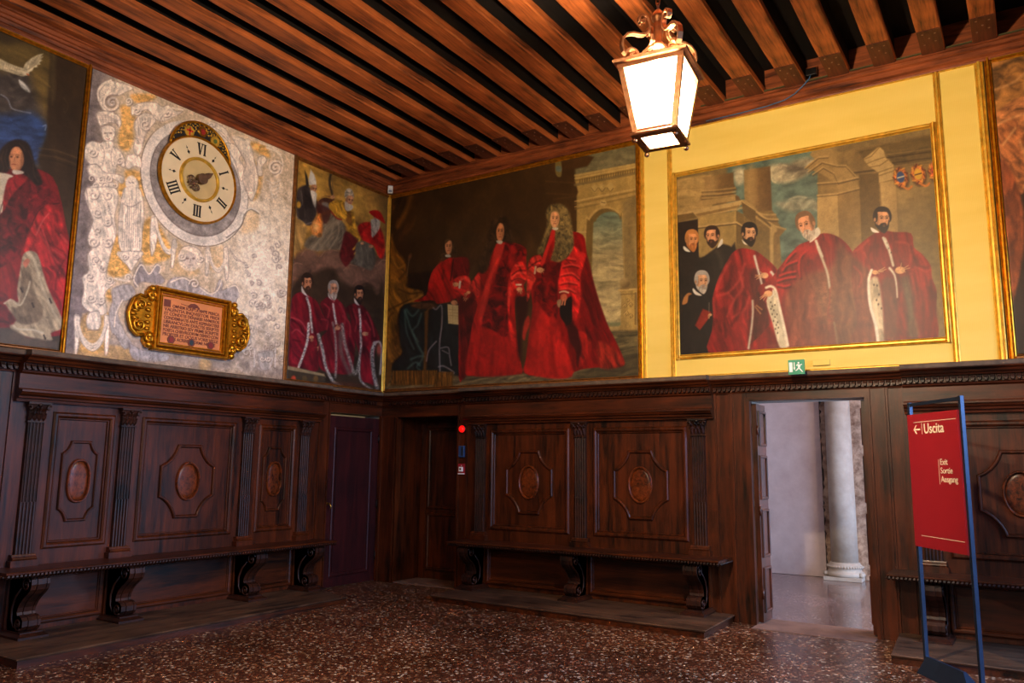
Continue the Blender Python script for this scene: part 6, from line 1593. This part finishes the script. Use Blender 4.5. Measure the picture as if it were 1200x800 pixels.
# right piers and beams
cv.frame(970, 150, 5.714)
cv.poly([-70, 190, 780, 30, 780, 900, -60, 900], (128, 102, 58), 1, False, tex=(85, 30, 10, .12))
cv.poly([200, 150, 780, 20, 780, 220, 450, 260, 370, 150, 330, 130, 240, 210], (96, 76, 40), 1.5, False, tex=(-10, 24, 4, .2))
for l, w, c in (([390, 200, 760, 150], 1.6, (60, 44, 22)), ([380, 180, 760, 130], 1.0, (136, 108, 62)), ([430, 235, 760, 190], 1.6, (64, 48, 24)), ([450, 255, 760, 210], 1.0, (140, 112, 66)), ([180, 300, 330, 280], 1.8, (60, 44, 22)), ([190, 320, 335, 300], 1.0, (150, 120, 70))): cv.line(l, w, c, .8, .8, sm=False)
cv.poly([210, 310, 340, 300, 350, 560, 290, 800, 225, 800], (98, 76, 40), 1, False)
cv.poly([-120, 180, -60, 60, 60, 170, 65, 250, -20, 270], (150, 120, 70), 1, False); cv.poly([-150, 265, -65, 195, 0, 265, 120, 250, 200, 340, 205, 400, 70, 430, 60, 370, 0, 330, -60, 300], (150, 120, 70), .8, False)
cv.poly([-70, 450, 65, 440, 80, 800, -70, 800], (170, 138, 82), .8, False); cv.poly([68, 440, 210, 405, 225, 800, 80, 800], (132, 104, 60), .8, False)
for l in ([-150, 265, -65, 195, 0, 190], [-130, 290, -40, 225, 60, 250, 120, 250, 200, 335], [-100, 310, -30, 260, 40, 300, 70, 365, 200, 330], [-70, 370, 65, 360, 205, 330], [-70, 450, 65, 438, 208, 402]): cv.line(l, 1.6, SL, .7, .8, sm=False); cv.line([v+(10 if i % 2 else 2) for i, v in enumerate(l)], 1.2, SD, .7, .7, sm=False)
cv.poly([238, 208, 345, 125, 375, 150, 385, 195, 440, 245, 448, 340, 345, 370, 340, 300, 270, 250], SL, .8, False)
for l in ([240, 210, 290, 190, 345, 130], [262, 238, 320, 215, 380, 195], [280, 262, 350, 250, 400, 215], [330, 300, 440, 262], [340, 320, 445, 285], [345, 370, 450, 345]): cv.line(l, 1.2, (116, 90, 48), .6, .8, sm=False)
cv.poly([350, 365, 455, 350, 475, 720, 460, 800, 380, 800], (172, 140, 84), .8, False, g=((360, 500), (470, 500), (150, 120, 70))); cv.poly([458, 300, 750, 260, 775, 900, 480, 900, 470, 500], (130, 106, 62), 1.2, False, tex=(85, 26, 12, .12)); cv.poly([640, 500, 780, 400, 780, 900, 600, 900], (104, 86, 50), 8, alpha=.5)
for cx, cyy, cc in ((488, 328, (44, 66, 110)), (605, 308, (196, 150, 40)), (722, 288, (190, 50, 40))):
    cv.ell(cx+6, cyy+12, 52, 72, (66, 42, 20), -12, 1.4, .8)
    cv.ell(cx, cyy, 46, 64, (176, 96, 34), -12, 1.2, tex=(30, 2.4, 2.4, .6)); 
    for k in range(9): a = k*.7; cv.line([cx+36*math.cos(a), cyy+52*math.sin(a), cx+50*math.cos(a+.3), cyy+66*math.sin(a+.3)], 1.6, (206, 140, 50) if k % 2 else (90, 40, 16), .6)
    cv.line([cx+10, cyy+60, cx+50, cyy+80, cx+75, cyy+62], 2.4, (190, 110, 40), .7); cv.ell(cx, cyy, 27, 38, cc, -8, .8)
    cv.line([cx-20, cyy+6, cx+22, cyy-6], 1.4, (196, 186, 150) if cc[2] > 90 else (70, 40, 20), .6)
# men in black
cv.frame(785, 190, 6.667)
cv.poly([60, 800, 70, 730, 110, 690, 160, 700, 240, 745, 330, 690, 400, 640, 480, 660, 520, 700, 560, 1560, 60, 1560], (34, 26, 20), 1.2, tex=(80, 20, 8, .3)); cv.line([370, 700, 400, 760, 405, 820], 4, (70, 60, 44), 2.5, .7)
cv.poly([108, 655, 130, 670, 160, 700, 125, 695, 106, 675], (214, 204, 184), .6); cv.head(172, 610, 46, 66, 1, 0, (214, 142, 86), (176, 112, 54), (168, 100, 46), bald=.4)
cv.poly([395, 610, 412, 600, 410, 640, 370, 670], (206, 196, 176), .6); cv.head(330, 580, 52, 66, -1, -4, (208, 142, 96), (48, 30, 20), (56, 34, 22), bald=.5)
cv.frame(785, 300, 6.4)
cv.poly([80, 720, 75, 400, 140, 300, 190, 260, 300, 300, 330, 320, 320, 600, 300, 720], (30, 24, 20), 1.2, tex=(80, 20, 8, .3))
cv.poly([175, 240, 200, 265, 240, 295, 195, 290, 172, 262], (216, 206, 186), .6); cv.head(240, 192, 48, 66, 1, 0, (206, 148, 104), (160, 150, 136), (170, 158, 140), bald=.4)
cv.poly([150, 275, 165, 285, 140, 300, 130, 350, 92, 362, 105, 310, 130, 280], (170, 110, 56), .8); cv.poly([248, 395, 310, 420, 290, 470, 225, 555, 190, 520], (132, 36, 22), .8, False); cv.line([248, 396, 190, 520], 1.0, (90, 20, 12), .6); cv.hand(302, 440, 14, [(-14, 24), (-16, 10), (-8, 28)], (206, 150, 100)); cv.line([294, 350, 294, 420], .8, (140, 130, 110), .6, .7)
# crimson figure 1
CR, CD, CL = (122, 24, 22), (58, 10, 8), (186, 62, 50)
cv.robe([440, 20, 475, -30, 540, -60, 640, -40, 700, 0, 790, 80, 830, 160, 810, 240, 820, 400, 830, 715, 580, 715, 290, 720, 315, 560, 325, 430, 320, 310, 370, 150], CR, CD, CL, 75, amp=.4, seed=11)
for l in ([450, 40, 390, 150, 350, 260], [560, 60, 520, 180, 440, 270, 350, 300], [545, 160, 540, 250, 480, 330, 430, 450], [600, 300, 560, 400, 470, 460], [440, 280, 480, 330], [330, 320, 330, 450], [520, 120, 550, 230]): cv.line(l, 2.2, CL, 1.6, .6)
for l in ([470, 80, 440, 220, 380, 260], [560, 280, 540, 400, 460, 520], [600, 480, 590, 640], [400, 400, 420, 600], [350, 480, 380, 560]): cv.line(l, 3.0, CD, 2, .6)
cv.poly([610, 100, 680, 120, 720, 220, 740, 420, 760, 715, 590, 715, 615, 560, 620, 380, 600, 240], (70, 26, 20), 2, alpha=.8, tex=(85, 20, 5, .35))
cv.line([635, 0, 655, 80, 680, 170, 700, 260], 3.0, (190, 176, 156), .9, w2=2.2); cv.line([620, 335, 622, 420, 612, 540, 590, 690], 2.6, (180, 164, 140), 1)
cv.hand(710, 145, 30, [(-68, -2), (-70, 12), (-60, 28), (-30, -28)], (214, 158, 108)); cv.line([760, 120, 780, 150, 768, 190], 3, (206, 196, 176), 1)
cv.line([640, 380, 680, 430], 1.6, (150, 100, 60), .7); cv.line([650, 370, 690, 400], 1.6, (150, 100, 60), .7)
cv.frame(860, 170, 6.15)
cv.poly([58, 680, 80, 700, 120, 722, 75, 712], (226, 214, 190), .6); cv.head(112, 640, 50, 66, 1, 0, (208, 150, 104), (30, 22, 18), (36, 24, 18))
# crimson figure 2
cv.robe([400, 790, 470, 720, 540, 690, 620, 640, 700, 640, 780, 680, 850, 760, 880, 860, 900, 960, 940, 1500, 130, 1500, 280, 1260, 170, 1040, 250, 980, 330, 880], (124, 26, 22), CD, CL, 82, amp=.35, seed=15)
cv.frame(880, 290, 6.4)
cv.poly([380, 200, 560, 160, 750, 60, 780, 735, 130, 735, 280, 690, 240, 400, 340, 240], (112, 66, 44), 4, alpha=.7, tex=(88, 18, 5, .35, 17)); cv.ell(540, 360, 60, 110, (150, 116, 78), 0, 14, .5, tex=(50, 3, 3, .4)); cv.ell(670, 380, 80, 130, (142, 104, 70), 0, 14, .5, tex=(50, 3, 3, .4)); cv.line([460, 330, 470, 500, 480, 700], 5, (150, 72, 50), 3, .6)
for l in ([330, 30, 280, 80, 250, 130], [340, 100, 270, 130, 240, 170], [330, 180, 270, 190, 220, 210], [330, 220, 260, 230, 200, 250], [420, 20, 370, 80, 372, 220], [290, 280, 250, 290, 200, 280]): cv.line(l, 2.4, (204, 40, 34), 1.2, .8); cv.line([v+(14 if i % 2 else 6) for i, v in enumerate(l)], 2.0, (60, 10, 10), 1.2, .7)
cv.poly([350, 0, 460, -30, 480, 60, 420, 60, 380, 30], (176, 30, 28), 4, alpha=.7)
cv.line([505, 0, 545, 110, 575, 200, 590, 300], 3.4, (190, 170, 140), 1.0, w2=2.4); cv.line([625, 560, 640, 640, 650, 720], 2.4, (160, 140, 112), 1, .8); cv.line([595, 300, 590, 420, 585, 510, 720, 520, 725, 560, 580, 545], 1.6, (150, 60, 44), 1, .6); cv.line([600, 0, 605, 200, 610, 300], 1.0, (160, 60, 46), .8, .6)
cv.poly([115, 400, 160, 330, 190, 330, 230, 480, 280, 730, 215, 745, 160, 560], (196, 180, 146), 1.0, tex=(80, 14, 3, .2)); cv.line([115, 300, 150, 290, 185, 320, 210, 430, 240, 560, 278, 735], 3.0, (222, 208, 176), 1)
for x, y in ((148, 410), (160, 440), (150, 460), (172, 470), (160, 500), (180, 520), (170, 550), (190, 580), (184, 610), (200, 640), (180, 430), (196, 500), (200, 560), (206, 600)): cv.ell(x, y, 5, 7, (70, 56, 40), 0, .5, .9)
cv.hand(130, 345, 32, [(-62, 30), (-60, 44), (-36, 52), (-40, 10)], (216, 156, 104)); cv.line([165, 320, 170, 350, 140, 380], 1.6, (220, 206, 176), .7)
cv.frame(860, 170, 6.15)
cv.line([592, 690, 610, 740, 635, 800], 3.2, (206, 190, 160), .9)
cv.poly([590, 600, 615, 600, 622, 640, 570, 690, 545, 695], (216, 202, 176), .7); cv.head(522, 580, 60, 82, -1, -18, (214, 146, 102), (120, 86, 56), (180, 160, 136), bald=.6)
# crimson figure 3
cv.frame(980, 280, 6.154)
cv.robe([120, 90, 180, 30, 230, -10, 320, -60, 420, -50, 540, -40, 560, 60, 620, 110, 680, 190, 690, 280, 725, 380, 720, 520, 735, 700, 640, 715, 300, 735, 100, 745, 150, 600, 110, 300, 120, 160], (118, 28, 22), CD, CL, 80, amp=.35, seed=19)
cv.poly([0, 60, 90, 90, 200, 190, 250, 230, 235, 330, 240, 470, 290, 620, 300, 735, 0, 755], (104, 60, 40), 3, alpha=.75, tex=(85, 18, 5, .35)); cv.line([130, 200, 180, 260, 170, 340], 2, CL, 1.6, .5)
for l in ([130, 90, 180, 60, 230, 10], [200, 100, 240, 170, 240, 220], [560, 80, 620, 130, 660, 230], [560, 200, 650, 240, 670, 330], [600, 180, 670, 220], [430, 20, 520, 40, 540, 160], [540, 250, 570, 380, 580, 480]): cv.line(l, 2.2, (176, 60, 46), 1.6, .6)
for l in ([560, 130, 600, 190, 660, 210], [680, 300, 690, 500, 700, 700], [540, 60, 560, 130, 550, 200], [250, 60, 230, 140, 260, 200]): cv.line(l, 2.8, CD, 2, .6)
cv.poly([240, 300, 300, 280, 330, 450, 350, 730, 300, 735, 270, 600, 240, 460], (184, 160, 124), 1.6, tex=(85, 16, 4, .3)); cv.line([255, 225, 235, 290, 236, 400, 250, 500, 285, 620, 300, 735], 3.4, (226, 212, 184), 1)
cv.poly([330, 300, 420, 290, 440, 450, 430, 730, 350, 730, 345, 500], (96, 50, 36), 2, alpha=.8, tex=(85, 18, 4, .3)); cv.line([385, 210, 420, 260, 435, 340, 440, 420], 3.0, (216, 200, 170), 1, w2=1.4)
for x, y in ((295, 335), (272, 330), (308, 400), (304, 470), (326, 500), (290, 440)): cv.ell(x, y, 6, 8, (64, 50, 36), 0, .5, .9)
cv.poly([460, 290, 520, 270, 560, 400, 600, 690, 520, 700, 500, 500], (84, 70, 50), 3, alpha=.75, tex=(80, 20, 4, .4)); cv.line([500, 330, 520, 430, 545, 560], 4, (120, 104, 80), 3, .5); cv.poly([560, 460, 700, 440, 725, 690, 620, 705], (120, 30, 22), 3, alpha=.7, tex=(85, 18, 4, .3))
cv.line([350, 0, 372, 50, 390, 110, 410, 190], 3.6, (200, 184, 156), .9, w2=3.0)
for x, y in ((378, 66), (396, 98), (366, 30)): cv.ell(x, y, 4, 6, (60, 46, 34), 0, .5)
cv.hand(280, 240, 22, [(70, -36), (80, -22), (60, -6), (30, 10)], (214, 156, 100)); cv.hand(460, 225, 36, [(10, -52), (60, -36), (70, -16), (40, 14), (-30, 4)], (212, 152, 98))
cv.frame(970, 150, 5.714)
cv.poly([288, 665, 320, 680, 345, 700, 300, 695], (226, 214, 196), .6); cv.head(365, 612, 52, 66, 1, 0, (206, 144, 98), (36, 26, 20), (40, 28, 22), bald=.4)
cv.line([372, 735, 400, 800], 3, (204, 190, 164), .9)
cv.blotch(.08, 4); cv.grain(.1)
cv.mesh('canvas', M['oil'], p4, GO)
picture_frame(p4, TB, 4.455, 7.235, 2.81, 5.035, .055, [M['gilt_pale']]*4, .065)

# ================= painting cut by the picture edge
p5 = thing('painting', (8.9, 0, 2.6), 'painting with orange-brown satin drapery at the edge of the picture, right of the yellow panels', 'painting', 'oil paintings on the walls')
cv = Canvas('B', 7.75, 10.3, 2.66, 5.54, .02, 110)
cv.fill((40, 24, 16)); cv.frame(1120, 40, 2.0)
cv.poly([60, 40, 600, 0, 600, 800, 120, 800], (46, 28, 18), 3, False, tex=(80, 30, 10, .3))
cv.poly([72, 60, 200, 40, 170, 150, 120, 190, 85, 180], (150, 100, 50), 3, tex=(-20, 12, 6, .5)); cv.poly([85, 190, 200, 130, 260, 180, 180, 230, 100, 240], (176, 110, 62), 2, tex=(-20, 12, 4, .5))
cv.poly([90, 240, 130, 190, 160, 240, 175, 300, 160, 370, 140, 360, 110, 300], (170, 100, 54), 1.5, tex=(50, 12, 4, .5)); cv.poly([100, 300, 150, 370, 160, 480, 150, 560, 130, 640, 115, 640], (134, 66, 32), 2, tex=(85, 18, 5, .4))
for l in ([90, 130, 140, 110, 190, 60], [90, 215, 150, 190, 220, 180], [110, 260, 140, 220], [150, 250, 170, 320, 160, 360]): cv.line(l, 2.4, (214, 156, 100), 1.4, .7)
cv.poly([190, 60, 600, 0, 600, 600, 220, 560, 170, 380, 175, 240, 240, 190], (30, 20, 18), 4, alpha=.8, tex=(60, 30, 12, .4)); cv.ell(330, 300, 60, 120, (90, 30, 24), 0, 8, .7); cv.poly([280, 420, 420, 420, 460, 800, 240, 800], (84, 26, 22), 6, tex=(85, 24, 6, .4)); cv.ell(345, 170, 22, 32, (180, 120, 84), 0, 3)
cv.blotch(.12, 5); cv.grain(.12)
cv.mesh('canvas', M['oil'], p5, GO)
picture_frame(p5, TB, 7.685, 10.4, 2.60, 5.59, .06, [M['gilt'], M['gilt'], M['old_gilt'], M['gilt']], .05)
# ------------------------------------------------------------------ light and camera
def lamp(name, kind, loc, energy, color, **kw):
    l = bpy.data.lights.new(name, kind); l.energy = energy; l.color = color
    for k, v in kw.items(): setattr(l, k, v)
    o = bpy.data.objects.new(name, l); COL.objects.link(o); o.location = loc
    return o
WARM = (1.0, .80, .54)
lamp('lantern_bulb', 'POINT', (LX, LY, 3.90), 1500, WARM, shadow_soft_size=.05)
# added lantern copy, unseen behind the camera, for warm fill light
for x, y, e in [(5.9, -9.9, 800)]:
    o = copy_tree(lan)
    o.location = (x, y, 3.6)
    o['label'] = 'added copy of the lit bronze lantern, unseen behind the camera, giving warm fill light'
    lamp('lantern_bulb', 'POINT', (x, y, 3.90), e, WARM, shadow_soft_size=.05)  # fill light inside the added lantern
DAY = (.30, .52, 1.0)
for y0, y1 in wins:
    o = lamp('window_daylight', 'AREA', (RX+.35, (y0+y1)/2, 3.0), 200, DAY, shape='RECTANGLE', size=2.4, size_y=2.5, spread=2.0)
    o.rotation_euler = (0, math.radians(52), 0)   # sky light falls in at a slant
o = lamp('lobby_daylight', 'AREA', (9.1, 2.1, 1.3), 190, (.46, .64, 1.0), shape='RECTANGLE', size=2.2, size_y=2.1); o.rotation_euler = (0, PI/2, 0)
lamp('lobby_lamp', 'POINT', (7.6, 2.0, 3.3), 85, (1, .75, .6), shadow_soft_size=.1)
lamp('passage_lamp', 'POINT', (-1.0, -1.0, 3.0), 20, (1, .85, .6), shadow_soft_size=.1)
w = bpy.data.worlds.new('sky'); SC.world = w; w.use_nodes = True
bg = w.node_tree.nodes['Background']; bg.inputs[0].default_value = (.25, .45, 1, 1); bg.inputs[1].default_value = .15

CAM = (7.762653, -8.661738, 1.6); YAW, PITCH, ROLL, FPX = -0.57034530, 0.15389153, 0.01060390, 935.70147
cy, sy, cp, sp = math.cos(YAW), math.sin(YAW), math.cos(PITCH), math.sin(PITCH)
f_ = Vector((sy*cp, cy*cp, sp)); r_ = Vector((cy, -sy, 0)); u_ = r_.cross(f_)
r2 = r_*math.cos(ROLL)+u_*math.sin(ROLL); u2 = -r_*math.sin(ROLL)+u_*math.cos(ROLL)
cd = bpy.data.cameras.new('camera'); cam = bpy.data.objects.new('camera', cd); COL.objects.link(cam)
cd.sensor_width = 36; cd.lens = FPX/1200*36
mw = Matrix(((r2.x, u2.x, -f_.x, CAM[0]), (r2.y, u2.y, -f_.y, CAM[1]), (r2.z, u2.z, -f_.z, CAM[2]), (0, 0, 0, 1)))
cam.matrix_world = mw
SC.camera = cam
SC.view_settings.view_transform = 'Standard'; SC.view_settings.look = 'None'
SC.view_settings.gamma = 1; SC.view_settings.use_curve_mapping = False
SC.view_settings.exposure = 0.85
SC.cycles.use_denoising = True
SC.cycles.max_bounces = 6; SC.cycles.diffuse_bounces = 3; SC.cycles.glossy_bounces = 3
SC.cycles.sample_clamp_indirect = 4
